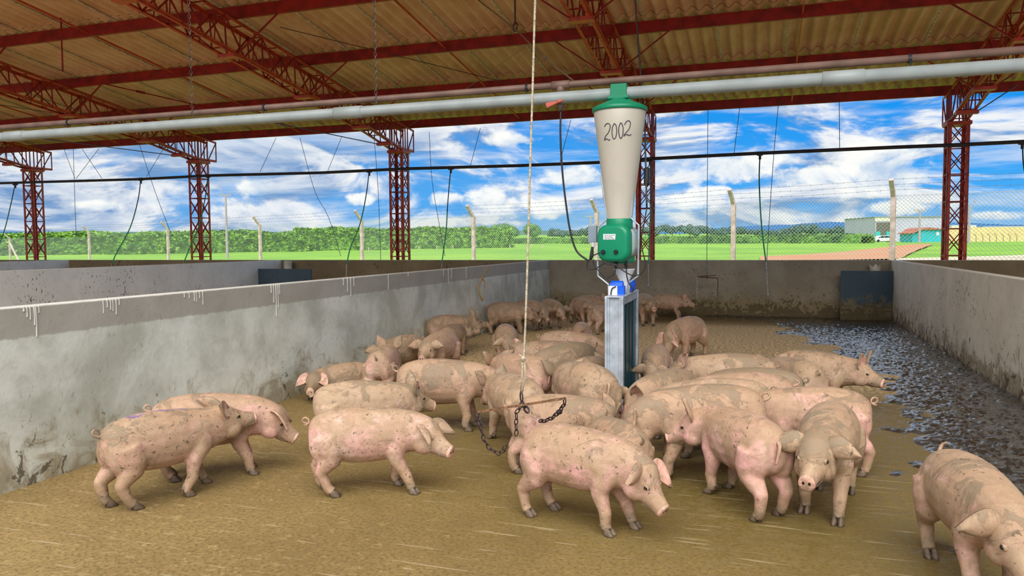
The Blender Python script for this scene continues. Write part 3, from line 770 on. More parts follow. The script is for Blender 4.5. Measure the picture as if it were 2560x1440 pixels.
# trusses
tl = ['red lattice roof truss at the far left edge of the picture', 'red lattice roof truss, second from the left', 'red lattice roof truss in the middle, third from the left',
      'red lattice roof truss rising behind the feeder hopper', 'red lattice roof truss at the right edge of the picture']
cl = ['red lattice steel column at the far left', 'red lattice steel column second from the left, beside the green hose', 'red lattice steel column left of the pen corner, middle of five',
      'red lattice steel column partly hidden behind the feeder hopper', 'red lattice steel column at the right, in front of the yellow wall']
def truss(xc, label):
    root = empty('roof_truss', (xc, YC, 3.95), 0, label, 'truss', 'roof trusses')
    O = V((xc, YC, 3.95)); hw = .16
    yend = YC+.55
    def zt(y): return pz(y)-.01
    def zb(y):
        if y >= YC-.2: return 3.95
        yk = YC-1.5; zk = zt(yk)-.60
        if y >= yk: t = (YC-.2-y)/(1.3); return 3.95+(zk-3.95)*t
        return zt(y)-.60
    top = MB(); bot = MB(); lac = MB()
    for sx in (-1, 1):
        x = sx*hw
        top.angle(V((x, yend-YC, zt(yend)-3.95)), V((x, YR0+.2-YC, zt(YR0+.2)-3.95)), .058, .008, (-sx, 0, 0), (0, 0, -1))
        ys = [yend, YC-.2, YC-1.5, YR0+.2]
        for a, c in zip(ys, ys[1:]):
            bot.angle(V((x, a-YC, zb(a)-3.95)), V((x, c-YC, zb(c)-3.95)), .058, .008, (-sx, 0, 0), (0, 0, 1))
        # end frame and column-head uprights
        for yy in (yend-.01, YC+.19, YC+.06, YC-.06, YC-.19):
            lac.bar(V((x*.95, yy-YC, zb(yy)-3.95)), V((x*.95, yy-YC, zt(yy)-3.95)), .022)
        lac.bar(V((x*.95, .20, zb(yend)-3.95)), V((x*.95, yend-YC, zt(yend)-3.97)), .022)
        # zigzag lacing with doubled verticals
        y = YC-.22; st = .98
        while y > YR0+st:
            ym, y2 = y-st*.5, y-st
            lac.bar(V((x*.93, y-YC, zb(y)+.03-3.95)), V((x*.93, ym-YC, zt(ym)-.03-3.95)), .024)
            lac.bar(V((x*.93, ym-YC, zt(ym)-.03-3.95)), V((x*.93, y2-YC, zb(y2)+.03-3.95)), .024)
            lac.bar(V((x*.93, ym-YC, zt(ym)-.03-3.95)), V((x*.93, ym+.03-YC, zb(ym)+.03-3.95)), .020)
            lac.bar(V((x*.93, ym-.20-YC, zt(ym-.20)-.03-3.95)), V((x*.93, ym-.26-YC, zb(ym-.26)+.03-3.95)), .014)
            y = y2
    # cross battens between both faces and node plates
    y = YC-.22; k = 0
    while y > YR0+.3:
        lac.bar(V((-hw, y-YC, zt(y)-.03-3.95)), V((hw, y-YC, zt(y)-.03-3.95)), .02)
        lac.bar(V((-hw, y-YC, zb(y)+.03-3.95)), V((hw, y-YC, zb(y)+.03-3.95)), .02)
        y -= .49; k += 1
    for y in (15.3, 13.1, 10.9, 8.7, 6.5):
        bot.box((-hw-.02, y-.09-YC, zb(y)-3.95-.035), (hw+.02, y+.09-YC, zb(y)-3.95+.02))
    bot.box((-hw-.03, YC-.75-.06-YC, zb(YC-.75)-3.95-.07), (hw+.03, YC-.75+.06-YC, zb(YC-.75)-3.95+.0))
    top.build('top_chord', RED2, root); bot.build('bottom_chord', RED2, root); lac.build('lacing', RED, root)
    # fly braces down to the bottom chord
    for y in (15.3, 13.1, 10.9):
        for sx in (-1, 1):
            f = MB(); f.bar(V((sx*hw, y-YC, zb(y)+.02-3.95)), V((sx*1.0, y-YC+.0, pz(y)+.01-3.95)), .026); f.build('fly_brace', RED, root)
    return root
def column(xc, label):
    root = empty('lattice_column', (xc, YC, 0), 0, label, 'column', 'lattice columns'); h = .19
    legs = MB(); lac = MB()
    for sx in (-1, 1):
        for sy in (-1, 1):
            legs.angle((sx*h, sy*h, .0), (sx*h, sy*h, 3.90), .065, .008, (-sx, 0, 0), (0, -sy, 0))
    z = .2
    while z < 3.6:
        for sx in (-1, 1):
            lac.bar((-h, sx*h*.95, z), (h, sx*h*.95, z), .022); lac.bar((sx*h*.95, -h, z), (sx*h*.95, h, z), .022)
            lac.bar((-h, sx*h*.93, z+.02), (h, sx*h*.93, z+.52), .018); lac.bar((h, sx*h*.93, z+.02), (-h, sx*h*.93, z+.52), .018)
            lac.bar((sx*h*.93, -h, z+.02), (sx*h*.93, h, z+.52), .018); lac.bar((sx*h*.93, h, z+.02), (sx*h*.93, -h, z+.52), .018)
        z += .54
    legs.build('corner_posts', RED2, root); lac.build('lattice_bars', RED, root)
    c = MB(); c.box((-h-.03, -h-.03, 3.87), (h+.03, h+.03, 3.94)); c.build('cap_plate', RED2, root, bevel=.004)
    c = MB(); c.box((-h-.08, -h-.08, -.11), (h+.08, h+.08, .03)); c.build('base_plate', RED2, root, bevel=.004)
for i in range(5):
    truss(X0+DX*i, tl[i]); column(X0+DX*i, cl[i])
# sag rods midway between trusses
for i in range(-1, 5):
    mb = MB(); x = X0+DX*(i+.5)
    mb.bar((x, YR0+.3, pz(YR0+.3)+.06), (x, YE, pz(YE)+.06), .022, .03)
    lab = ['leftmost orange sag bar running up the roof', 'orange sag bar between the first and second trusses', 'orange sag bar between the second and middle trusses',
           'orange sag bar left of the feeder, under the roof sheets', 'orange sag bar right of the feeder, under the roof sheets', 'orange sag bar at the far right under the roof'][i+1]
    tag(mb.build('sag_bar', RED2), lab, 'roof bar', 'roof sag bars')
# thin tie rods and cables, on a plane just below the sheeting or at the eave
n_r = V((0, SL, 1)).normalized()
def onroof(u, v, dz=-.30): return atplane(u, v, V((0, YE, pz(YE)+.2+dz)), n_r)
def rod(pts, label, r=.009, m=RUST, box=None, cat='tie rod', name='tie_rod'):
    root = empty(name, pts[0], 0, label, cat) if box is not None else None
    mb = MB(); o0 = V(pts[0]) if root else V((0, 0, 0))
    mb.tube([V(p)-o0 for p in pts], r, 6)
    o = mb.build('rod' if root else name, m, root)
    if root:
        a, b = V(pts[0]), V(pts[-1]); d = (b-a).normalized(); c = a+(b-a)*box-o0
        mb = MB(); mb.bar(c-d*.09, c+d*.09, .055, .05); mb.build('turnbuckle', m, root, bevel=.004)
    else: tag(o, label, cat)
rod([onroof(262, 210), onroof(560, 278)], 'dark tie rod with a square turnbuckle under the roof at the left', .014, RED, .28)
rod([onroof(0, 262), onroof(330, 312)], 'thin dark tie rod crossing the roof at the far left', .008)
rod([onroof(700, 68), onroof(1330, 222)], 'long thin tie rod sloping across the roof between the middle and feeder trusses', .008)
rod([onroof(1320, 112), onroof(1140, 240), onroof(1000, 330, -.2)], 'thin pale tie cable crossing the sloping rod left of the rope', .006, mat('dull_wire', (.32, .26, .18), .6))
for (u0, v0, x1, lab) in ((77, 343, 1, 'thin blue-grey tie rod to the second truss foot'), (590, 287, 2, 'thin blue-grey tie rod to the middle truss foot'), (2545, 212, 4, 'thin rod to the foot of the right truss')):
    e = V((X0+DX*x1-.16, YC-.8, 4.02)) if x1 < 4 else V((X0+DX*x1+.16, YC-.8, 4.02))
    rod([onroof(u0, v0, -.45), e], lab, .011, mat('blue_grey_rod', (.06, .08, .16), .5))
# ------------------------------------------------------------------ pipes
YP, ZP = 7.06, 2.987
PVC = mat('grey_white_pvc', (.36, .40, .39), .45, var=.12, scale=5)
BROWN = mat('brown_pvc', (.20, .115, .085), .5, var=.3, scale=4)
DARK = mat('dark_pipe', (.035, .025, .03), .5, var=.3, scale=5)
BLACK = mat('black_rubber', (.012, .012, .014), .45)
xa, xz = XA+3, XZ-3
def cyl_x(mb, x0, x1, y, z, r, n=20): mb.tube([(x0, y, z), (x1, y, z)], r, n)
root = empty('feed_pipe', (0, YP, ZP), 0, 'long pale grey feed pipe crossing the pen overhead, joined to the hopper', 'pipe')
mb = MB(); cyl_x(mb, xa, xz, 0, 0, .056); mb.build('pipe_run', PVC, root, smooth=True)
for u in (38, 875, 2110):
    p = aty(u, 300, YP); mb = MB(); mb.tube([(p.x-.18, 0, 0), (p.x-.176, 0, 0), (p.x+.15, 0, 0), (p.x+.154, 0, 0)], [.057, .064, .064, .057], 20); mb.build('coupling', PVC, root, smooth=True)
ZB = ZP+.125; YBp = YP+.03
rootb = empty('water_pipe', (0, YBp, ZB), 0, 'brown water pipe running just above the pale feed pipe', 'pipe')
mb = MB(); cyl_x(mb, xa, xz, 0, 0, .033, 16); mb.build('pipe_run', BROWN, rootb, smooth=True)
for u in (170, 662, 1318, 2272):
    p = aty(u, 250, YBp); mb = MB(); mb.tube([(p.x-.012, 0, 0), (p.x+.012, 0, 0)], .040, 12); mb.tube([(p.x, -.03, .0), (p.x, -.03, -.09)], .006, 6); mb.build('strap', BLACK, rootb)
# stop valve with red handle and tee
vx = aty(1402, 250, YBp).x
mb = MB(); mb.tube([(vx-.09, 0, 0), (vx-.085, 0, 0), (vx+.085, 0, 0), (vx+.09, 0, 0)], [.034, .042, .042, .034], 16)
mb.tube([(vx, 0, 0), (vx, 0, -.085)], .040, 16); mb.build('tee_fitting', BROWN, rootb, smooth=True)
mb = MB(); mb.tube([(vx, 0, -.08), (vx, 0, -.10), (vx, 0, -.105), (vx, 0, -.14), (vx, 0, -.145), (vx, 0, -.20), (vx, 0, -.21), (vx, 0, -.245)], [.033, .033, .046, .046, .038, .040, .028, .026], 16)
vl = mb.build('valve_body', mat('taupe_valve', (.14, .095, .075), .5), rootb, smooth=True)
mb = MB(); mb.bar((vx-.13, -.055, -.20), (vx+.06, -.055, -.125), .028, .05); mb.bar((vx-.02, -.055, -.15), (vx+.03, -.055, -.135), .05, .07); h = mb.build('valve_handle', mat('salmon_plastic', (.60, .12, .08), .45), vl, bevel=.008); h['label'] = 'salmon red valve handle'
# black hose from the valve to the feeder
def hose(pts, r, name, label, cat, m, end=None):
    p0 = V(pts[0]); root = empty(name, p0, 0, label, cat) if end else None
    o0 = p0 if root else V((0, 0, 0))
    mb = MB(); mb.tube([q-o0 for q in catmull(pts, 8)], r, 8); o = mb.build('hose_line' if root else name, m, root, smooth=True)
    if not root: tag(o, label, cat)
    return root
hose([V((vx, YBp, ZB-.23)), aty(1401, 340, YP), aty(1406, 430, YP), aty(1415, 510, YP), aty(1426, 580, YP), aty(1442, 628, YP), aty(1472, 653, YP-.02)], .0095, 'water_hose',
     'thin black hose hanging from the red-handled valve to the feeder', 'hose', BLACK)
# chains holding the pipes
STEEL = mat('chain_steel', (.16, .14, .12), .45, metal=.6, var=.5, scale=30)
for u, lab in ((480, 'thin chain holding the pipes at the left'), (940, 'thin chain holding the pipes in the middle left')):
    p = aty(u, 260, YP); mb = MB(); mb.chain([(p.x, YP, ZP+.05), (p.x, YP, rz(YP)-.02)], .05, .026, .0028)
    tag(mb.build('pipe_chain', STEEL), lab, 'chain', 'pipe chains')
# moss / dust on the pipe where the chain holds it is in the material
# ------------------------------------------------------------------ dark water main at the back with green hoses
YM, ZM = 16.45, 3.36
pA = aty(0, 458, YM); pB = aty(2560, 354, YM); 
rootm = empty('water_main', (0, YM, 0), 0, 'dark pipe crossing in front of the lattice columns, carrying green hoses', 'pipe')
mp = [aty(u, v, YM)-V((0, YM, 0)) for u, v in ((-700, 480), (0, 458), (350, 448), (520, 439), (800, 432), (1010, 422), (1300, 414), (1500, 406), (1625, 397), (1900, 383), (2240, 368), (2400, 362), (2560, 354), (2900, 338))]
mb = MB(); mb.tube(mp, .036, 12); mb.build('pipe_run', DARK, rootm, smooth=True)
GREEN = mat('green_hose', (.02, .34, .15), .45); BLUEH = mat('teal_hose', (.015, .10, .14), .5)
drops = [  # (points px, label)
 ([(38, 460), (25, 520), (8, 585), (-20, 650)], 'green hose dropping from the dark pipe at the far left edge'),
 ([(352, 448), (345, 500), (325, 570), (290, 635), (280, 662)], 'green hose bowed left of the second column'),
 ([(520, 440), (512, 500), (497, 565), (474, 620), (460, 655)], 'green hose crossing the face of the second column'),
 ([(923, 427), (915, 490), (900, 560), (876, 620), (867, 660)], 'green hose hanging left of the middle column'),
 ([(1127, 420), (1120, 500), (1115, 580), (1107, 640), (1105, 658)], 'green hose hanging right of the middle column'),
 ([(1625, 398), (1628, 480), (1625, 560), (1622, 640), (1621, 660)], 'green hose hanging just right of the feeder hopper'),
 ([(1900, 384), (1898, 450), (1902, 540), (1909, 610), (1915, 655)], 'green hose over the back wall with a steel drinker pipe'),
 ([(2556, 356), (2560, 420), (2580, 520), (2590, 620)], 'hose at the extreme right of the dark pipe')]
STL = mat('galvanised_tube', (.50, .49, .46), .4, metal=.5, var=.3, scale=20)
for k, (pts, lab) in enumerate(drops):
    wp = [aty(u, v, YM-.02*i) for i, (u, v) in enumerate(pts)]
    root = empty('drinker_hose', wp[0], 0, lab, 'hose', 'drinker hoses')
    c = catmull(wp, 6); h = len(c)//3
    mb = MB(); mb.tube([q-wp[0] for q in c[:h+1]], .013, 8); mb.build('hose_top', BLUEH, root, smooth=True)
    mb = MB(); mb.tube([q-wp[0] for q in c[h:]], .014, 8); mb.build('hose_line', GREEN, root, smooth=True)
    mb = MB(); mb.tube([(0, 0, .03), (0, 0, -.12)], .026, 10); mb.tube([(-.06, 0, .0), (.06, 0, 0)], .045, 10); mb.build('hose_fitting', DARK, root)
    e = wp[-1]; b_ = {1: (278, 668), 2: (459, 668), 3: (866, 692), 4: (1104, 678), 5: (1621, 715), 6: (1920, 737)}.get(k)
    if b_:
        q = aty(b_[0], b_[1], e.y)
        mb = MB(); mb.tube([e-wp[0]+V((0, 0, .03)), q-wp[0]], .011, 8); mb.build('drinker_tube', STL, root)
        mb = MB(); mb.ball(q-wp[0], .03, 10, 7); mb.tube([q-wp[0], q-wp[0]+V((.0, -.05, -.03))], .014, 8); mb.build('nipple', STL, root)
# thin wires from the eave to the dark pipe and down into the pens
WIRE = mat('thin_blue_wire', (.05, .14, .17), .5)
wires = [([(157, 365), (187, 445)], 'thin wire from the eave, nearest the first column'), ([(183, 370), (190, 590)], 'thin vertical wire left of the leaning fence post'),
 ([(205, 372), (255, 446)], 'short wire slanting right, from the eave at the left'), ([(247, 372), (190, 447)], 'short wire slanting left, crossing the other near the first column'),
 ([(349, 362), (388, 480), (430, 590)], 'long wire slanting down beside the bowed green hose'), ([(410, 370), (366, 442)], 'short wire slanting to the pipe left of the second column'),
 ([(690, 345), (650, 430)], 'short wire slanting to the pipe right of the second column'), ([(750, 345), (787, 478), (820, 540), (852, 640)], 'knotted wire hanging into the left pen'),
 ([(855, 340), (820, 426)], 'short wire slanting to the pipe left of the middle column'), ([(935, 340), (945, 470), (952, 652)], 'straight wire just left of the middle column'),
 ([(1073, 330), (1080, 450), (1098, 560), (1112, 640)], 'curved wire just right of the middle column'), ([(1201, 320), (1175, 418)], 'short wire slanting to the pipe left of the long rope'),
 ([(1427, 300), (1400, 405)], 'short wire slanting to the pipe right of the long rope'), ([(1770, 272), (1768, 500), (1767, 690)], 'long straight wire holding the steel bar toy at the back wall'),
 ([(1850, 262), (1835, 385)], 'short wire slanting to the pipe right of the feeder'), ([(1947, 250), (1935, 380), (1925, 520), (1917, 650)], 'long wire beside the rightmost green hose'),
 ([(2098, 246), (2099, 375)], 'short upright wire to the pipe near the right column')]
for pts, lab in wires:
    n = len(pts); top = aty(pts[0][0], pts[0][1], 17.55); bot_y = 16.45 if n == 2 and pts[-1][1] < 460 else 16.1
    mb = MB(); wp = [aty(u, v, 17.55+(bot_y-17.55)*i/(n-1)) for i, (u, v) in enumerate(pts)]
    mb.tube(catmull(wp, 4) if n > 2 else wp, .0065, 6)
    tag(mb.build('hanging_wire', WIRE), lab, 'wire', 'wires hung from the eave')
# steel bar toy on the back wall
p = aty(1768, 690, 16.1); root = empty('bar_toy', p, 0, 'rusty bar frame with dangling links hanging at the back wall', 'pig toy')
mb = MB(); a, b, c = aty(1742, 692, 16.1)-p, aty(1795, 695, 16.1)-p, V((0, 0, -.02)); mb.tube([a, b], .010, 6); mb.tube([V((0, 0, .02)), V((0, 0, -.05))], .014, 6)
mb.tube([a, aty(1790, 688, 15.8)-p], .008, 6); mb.build('bar', RUST, root)
mb = MB(); mb.chain([a, aty(1743, 752, 16.1)-p], .05, .03, .005); mb.build('dangling_chain', STL, root)
mb = MB(); mb.chain([b, aty(1794, 742, 16.1)-p], .05, .03, .004); mb.build('dangling_chain', RUST, root)
# white knot on the left wall wire
# ------------------------------------------------------------------ long rope and chain toy in the foreground
YT = 4.76
ROPE = mat('pale_rope', (.66, .56, .40), .9, var=.4, scale=60, bump=.8, bscale=200)
rp = [aty(1345, -180, YT), aty(1338, 0, YT), aty(1331, 240, YT), aty(1325, 430, YT), aty(1319, 650, YT), aty(1312, 850, YT), aty(1309, 895, YT)]
rp.insert(0, V((rp[0].x+.12, YT, rz(YT)-.02)))
b0 = aty(1303, 982, YT)
root = empty('hanging_rope', rp[0], 0, 'long pale rope hanging from the roof down to the chain toy', 'rope')
mb = MB(); mb.tube([q-rp[0] for q in catmull(rp, 4)], .0075, 8); mb.build('rope_line', ROPE, root, smooth=True)
mb = MB(); k = aty(1309, 897, YT)-rp[0]
for s_ in (-1, 1): mb.tube([k+V((s_*.006, 0, 0)), k+V((s_*.012, 0, -.12)), b0-rp[0]+V((s_*.006, 0, 0))], .005, 6)
mb.build('rope_loop', ROPE, root, smooth=True)
mb = MB(); mb.ball(k, (.018, .018, .022), 8, 6); mb.tube([k, k+V((-.03, 0, .03))], .004, 5); mb.build('rope_knot', ROPE, root, smooth=True)
RC = mat('rusty_chain', (.055, .032, .035), .5, metal=.4, var=.6, scale=60)
root = empty('chain_toy', b0, 0, 'rusty bar with dangling chains hung on the long pale rope', 'pig toy')
hub = aty(1305, 1012, YT)-b0
mb = MB(); mb.chain([V((0, 0, .0)), hub], .075, .034, .0055); mb.chain([hub+V((0, 0, .02)), hub+V((.045, 0, -.05))], .05, .03, .007); mb.ball(hub, (.022, .018, .02), 8, 6); mb.build('centre_chain', RC, root)
e1, e2 = aty(1412, 996, YT-.25)-b0, aty(1193, 1030, YT+.12)-b0
mb = MB(); mb.bar(e2, e1, .011, .016); mb.build('bar', mat('bare_rusty_bar', (.24, .12, .06), .6, var=.5, scale=30), root)
loop = [e1]+[aty(u, v, YT-.25+.05*i)-b0 for i, (u, v) in enumerate(((1411, 1010), (1398, 1030), (1380, 1045), (1360, 1053), (1345, 1051)))]
mb = MB(); mb.chain(loop, .048, .026, .0045); mb.ball(loop[2], (.022, .02, .016), 8, 6); mb.build('dangling_chain', RC, root)
mb = MB(); mb.chain([hub]+[aty(u, v, YT)-b0 for u, v in ((1292, 1030), (1290, 1060), (1291, 1092))], .048, .026, .004); mb.build('dangling_chain', RC, root)
mb = MB(); mb.chain([e2]+[aty(u, v, YT+.05)-b0 for u, v in ((1200, 1060), (1210, 1100), (1225, 1122), (1245, 1133), (1258, 1128), (1266, 1108))], .048, .026, .004); mb.build('dangling_chain', RC, root)
# an iron ring and rope high under the roof
YH = 10.6
rg = aty(1288, 72, YH); root = empty('ring_hook', rg, 0, 'iron rod with a ring near the top of the roof, a cord through it', 'hook')
mb = MB(); mb.tube([(0, 0, .06), (0, 0, rz(YH)-rg.z)], .014, 8); mb.build('rod', RUST, root)
mb = MB(); mb.chain([V((0, 0, .08)), V((0, 0, -.08))], .13, .13, .012); mb.build('ring', RUST, root)
CORD = mat('weathered_cord', (.30, .21, .11), .9, bump=.8, bscale=150)
mb = MB(); mb.tube([onroof(1180, -12, -.12), rg, aty(1362, 145, 9.9), aty(1450, 215, 9.0)], .011, 6); mb.ball(aty(1362, 145, 9.9), .035, 8, 6)
tag(mb.build('slack_cord', CORD), 'weathered cord running through the iron ring towards the feeder', 'cord')
# upright bars in the roof at the left
p = aty(152, 60, 10.5); mb = MB(); mb.tube([aty(157, 180, 10.6), aty(150, -20, 10.6)], .014, 6); tag(mb.build('hanging_bar', RED), 'upright dark red bar hanging at the upper left', 'bar')

# ------------------------------------------------------------------ feeder
GALV = mat('galvanised_steel', (.48, .53, .58), .38, metal=.35, var=.25, scale=7, bump=.1)
GREENP = mat('green_plastic', (.0, .24, .11), .38, spec=.5)
TEAL = mat('dark_teal_panel', (.006, .045, .06), .3)
BLUE = mat('bright_blue_plastic', (.0, .10, .80), .35)
WHITEP = mat('white_plastic', (.72, .74, .74), .35)
LGREY = mat('grey_box_plastic', (.22, .28, .33), .5)
P0 = atz(1535, 1046); P1 = atz(1576, 991); ax = (P1-P0); LEN = ax.length
fd = empty('pig_feeder', P0, math.atan2(ax.y, ax.x), 'tall automatic pig feeder with a white hopper numbered 2002 above a steel frame', 'feeder')
inv = Matrix.Rotation(-math.atan2(ax.y, ax.x), 4, 'Z') @ Matrix.Translation(-P0)
def W(p): return inv @ V(p)
HT = 1.10
def cpost(x, name, lab=None):
    mb = MB(); w = .084
    mb.box((x+.012, -w+.02, 0), (x+.02, w-.02, HT))                # recessed web
    for s_ in (-1, 1):
        mb.box((x-.012, min(s_*w, s_*(w-.022)), 0), (x+.05, max(s_*w, s_*(w-.022)), HT))
        mb.box((x-.004, min(s_*(w-.022), s_*(w-.040)), 0), (x+.012, max(s_*(w-.022), s_*(w-.040)), HT))
    return mb.build(name, GALV, fd, bevel=.003)
cpost(0, 'front_post'); cpost(LEN-.05, 'rear_post')
mb = MB()
for s_ in (-1, 1): mb.box((.05, s_*.066-.012, HT-.07), (LEN-.05, s_*.066+.012, HT)); 
mb.box((-.01, -.086, HT), (LEN, .086, HT+.012)); mb.build('top_rail', GALV, fd, bevel=.003)
mb = MB()
for s_ in (-1, 1): mb.box((.05, s_*.07-.012, .02), (LEN-.05, s_*.07+.012, .16))
mb.build('bottom_rail', GALV, fd, bevel=.003)
for s_ in (-1, 1):
    for k in range(4):
        a = .06+(LEN-.12)*k/4; mb = MB(); mb.box((a, s_*.052-.008, .12), (a+(LEN-.12)/4-.008, s_*.052+.008, HT-.05)); mb.box((a, s_*.062-.006, .12), (a+.012, s_*.062+.006, HT-.05)); mb.build('side_panel', TEAL, fd)
# trays at the foot, both sides
TR = mat('blue_grey_tray', (.16, .22, .26), .45, metal=.2, var=.4, scale=10)
for s_ in (-1, 1):
    mb = MB()
    pr = [(s_*.085, .20), (s_*.12, .03), (s_*.26, .02), (s_*.33, .16)]
    x0, x1 = .08, LEN-.02
    for (y1, z1), (y2, z2) in zip(pr, pr[1:]): mb.bar((x0, (y1+y2)/2, (z1+z2)/2), (x1, (y1+y2)/2, (z1+z2)/2), math.hypot(y2-y1, z2-z1), .006, up=V((0, -(z2-z1), (y2-y1))).normalized()*(1))
    for xx in (x0, x1): mb.add([(xx, y, z) for y, z in pr]+[(xx+.006, y, z) for y, z in pr], [(0, 1, 2, 3), (7, 6, 5, 4), (0, 4, 5, 1), (1, 5, 6, 2), (2, 6, 7, 3), (3, 7, 4, 0)])
    mb.build('feed_tray', TR, fd)
# hopper above
hx = aty(1549, 420, YP).x; HC = V((hx, YP, 0)); sc_px = 262.0
def hl(r, z): return (r, z)
def rad(z): return .1175 + (z-1.81)*(.245-.1175)/(2.83-1.81)
hop = MB(); hop.lathe([(.118, 1.80), (.1175, 1.81), (rad(2.2), 2.2), (rad(2.6), 2.6), (.245, 2.83), (.240, 2.84), (0.05, 2.84)], W(HC), 48)
HOPM = newmat('milky_plastic'); m_, t_, b_2, tc_ = HOPM
zz = t_.sep(tc_)[2]; nn = t_.noise(tc_, 6, 6, .65)
t_.L.new(t_.mix(t_.math('MULTIPLY', t_.smooth(nn, .5, .75), .35), (.55, .50, .41), (.42, .38, .31)), b_2.inputs['Base Color']); b_2.inputs['Roughness'].default_value = .42; b_2.inputs['Subsurface Weight'].default_value = .1
ho = hop.build('hopper', m_, fd, smooth=True)
mb = MB(); mb.lathe([(.252, 2.815), (.256, 2.82), (.256, 2.85), (.235, 2.862), (.15, 2.90), (.088, 2.935), (.08, 2.94)], W(HC), 48); mb.build('hopper_lid', GREENP, fd, smooth=True)
w0 = W(HC)
mb = MB()
def boxw(mb, cx, cy, z0, z1, hx_, hy_): 
    vs = [W((cx+sx*hx_, cy+sy*hy_, z)) for z in (z0, z1) for sx, sy in ((-1,-1),(1,-1),(1,1),(-1,1))]
    mb.add(vs, [(0,3,2,1),(4,5,6,7),(0,1,5,4),(1,2,6,5),(2,3,7,6),(3,0,4,7)])
boxw(mb, hx, YP, 2.935, 3.065, .075, .075); boxw(mb, hx, YP, 2.925, 2.955, .095, .095); mb.build('pipe_outlet', GREENP, fd, bevel=.005)
mb = MB(); mb.lathe([(.122, 1.725), (.124, 1.73), (.124, 1.815), (.121, 1.82)], w0, 40); mb.build('hopper_collar', GREENP, fd, smooth=True)
# dosing drum: rounded green housing facing us
view = (CAM-HC); view.z = 0; view.normalize(); rt = V((-view.y, view.x, 0))*1.0     # to the right as seen from here
if rt.dot(RR) < 0: rt = -rt
e = (view*.88 - rt*.48).normalized(); er = V((-e.y, e.x, 0)); er = er if er.dot(RR) > 0 else -er
CZ = 1.60
def rsq(hw, hh, r, n=6):
    out = []
    for cx, cz, a0 in ((hw-r, hh-r, 0), (-hw+r, hh-r, PI/2), (-hw+r, -hh+r, PI), (hw-r, -hh+r, 3*PI/2)):
        for k in range(n+1): a = a0+PI/2*k/n; out.append((cx+r*math.cos(a), cz+r*math.sin(a)))
    return out
def prism(mb, secs):
    vs = []; n = None
    for off, hw, hh, r, dz in secs:
        o = rsq(hw, hh, r); n = len(o)
        vs += [W(HC + e*off + er*x + V((0, 0, CZ+dz+z))) for x, z in o]
    fs = []
    for i in range(len(secs)-1):
        for k in range(n): fs.append((i*n+k, i*n+(k+1) % n, (i+1)*n+(k+1) % n, (i+1)*n+k))
    fs.append(tuple(range(n-1, -1, -1))); q = (len(secs)-1)*n; fs.append(tuple(range(q, q+n)))
    mb.add(vs, fs)
mb = MB(); prism(mb, [(.055, .158, .165, .09, -.01), (.065, .166, .174, .095, -.01), (.125, .164, .172, .095, -.01), (.15, .150, .158, .085, -.01), (.155, .13, .14, .075, -.01)])
box = mb.build('dosing_box', GREENP, fd, smooth=True); es = box.modifiers.new('s', 'EDGE_SPLIT'); es.split_angle = .9
mb = MB(); prism(mb, [(-.13, .145, .150, .10, 0), (.06, .148, .152, .10, 0)]); mb.build('drum_window', mat('clear_drum_plastic', (.45, .55, .52), .15), fd, smooth=True)
mb = MB(); prism(mb, [(-.14, .09, .07, .02, -.13), (.06, .09, .07, .02, -.13)]); mb.build('outlet_chute', GREENP, fd)
def onface(u, v, off=.1565):
    p0 = HC + e*off; return atplane(u, v, p0, e)
lab_m = mat('paper_label', (.78, .80, .80), .5); ink = mat('ink_grey', (.12, .14, .16), .6)
mb = MB(); c4 = [onface(*q, .157) for q in ((1508, 585), (1539, 585), (1538, 599), (1508, 599))]; bk = [onface(*q, .1535) for q in ((1508, 585), (1539, 585), (1538, 599), (1508, 599))]
mb.add([W(q) for q in c4+bk], [(0, 1, 2, 3), (7, 6, 5, 4), (0, 4, 5, 1), (1, 5, 6, 2), (2, 6, 7, 3), (3, 7, 4, 0)]); lb = mb.build('rating_label', lab_m, box)
mb = MB()
for row, segs in ((588, ((1511, 1520), (1522, 1527), (1529, 1536))), (591, ((1511, 1516), (1518, 1530))), (594, ((1511, 1522), (1524, 1533))), (597, ((1511, 1518), (1520, 1526), (1528, 1536)))):
    for s1, s2 in segs: mb.bar(W(onface(s1, row, .158)), W(onface(s2, row, .158)), .002, .003)
mb.build('label_print', ink, box)
mb = MB()
for u, v in ((1509, 630), (1541, 630)): c = onface(u, v, .152); mb.tube([W(c), W(c+e*.018)], .021, 16)
mb.build('cable_gland', BLACK, box)
mb = MB()
for u, v in ((1497, 572), (1556, 571), (1497, 642), (1554, 641)): mb.ball(W(onface(u, v, .148)), .006, 8, 6)
mb.build('screw', GALV, box)
# number written on the hopper
def oncone(u, v):
    y = YP-.2
    for _ in range(12):
        p = aty(u, v, y); r = rad(p.z)+.001; dx = p.x-hx; y = YP - math.sqrt(max(1e-6, r*r-dx*dx)); 
    return aty(u, v, y)
digs = [[(390,300),(400,283),(417,280),(426,298),(416,335),(396,362),(390,386),(402,377),(418,387),(425,381)],
        [(452,279),(440,305),(438,345),(447,378),(461,368),(468,330),(463,292),(452,279)],
        [(493,274),(482,303),(482,345),(492,376),(505,358),(509,315),(502,283),(493,274)],
        [(518,288),(530,267),(547,262),(556,280),(546,315),(522,343),(514,360),(530,349),(545,356),(561,350)]]
mb = MB()
for dg_ in digs:
    pts = catmull([V((1360+x*.3887, 200+y*.3889, 0)) for x, y in dg_], 5)
    mb.tube([W(oncone(p.x, p.y)) for p in pts], .0042, 6)
mb.build('handwritten_number', mat('marker_ink', (.06, .04, .06), .5), ho)
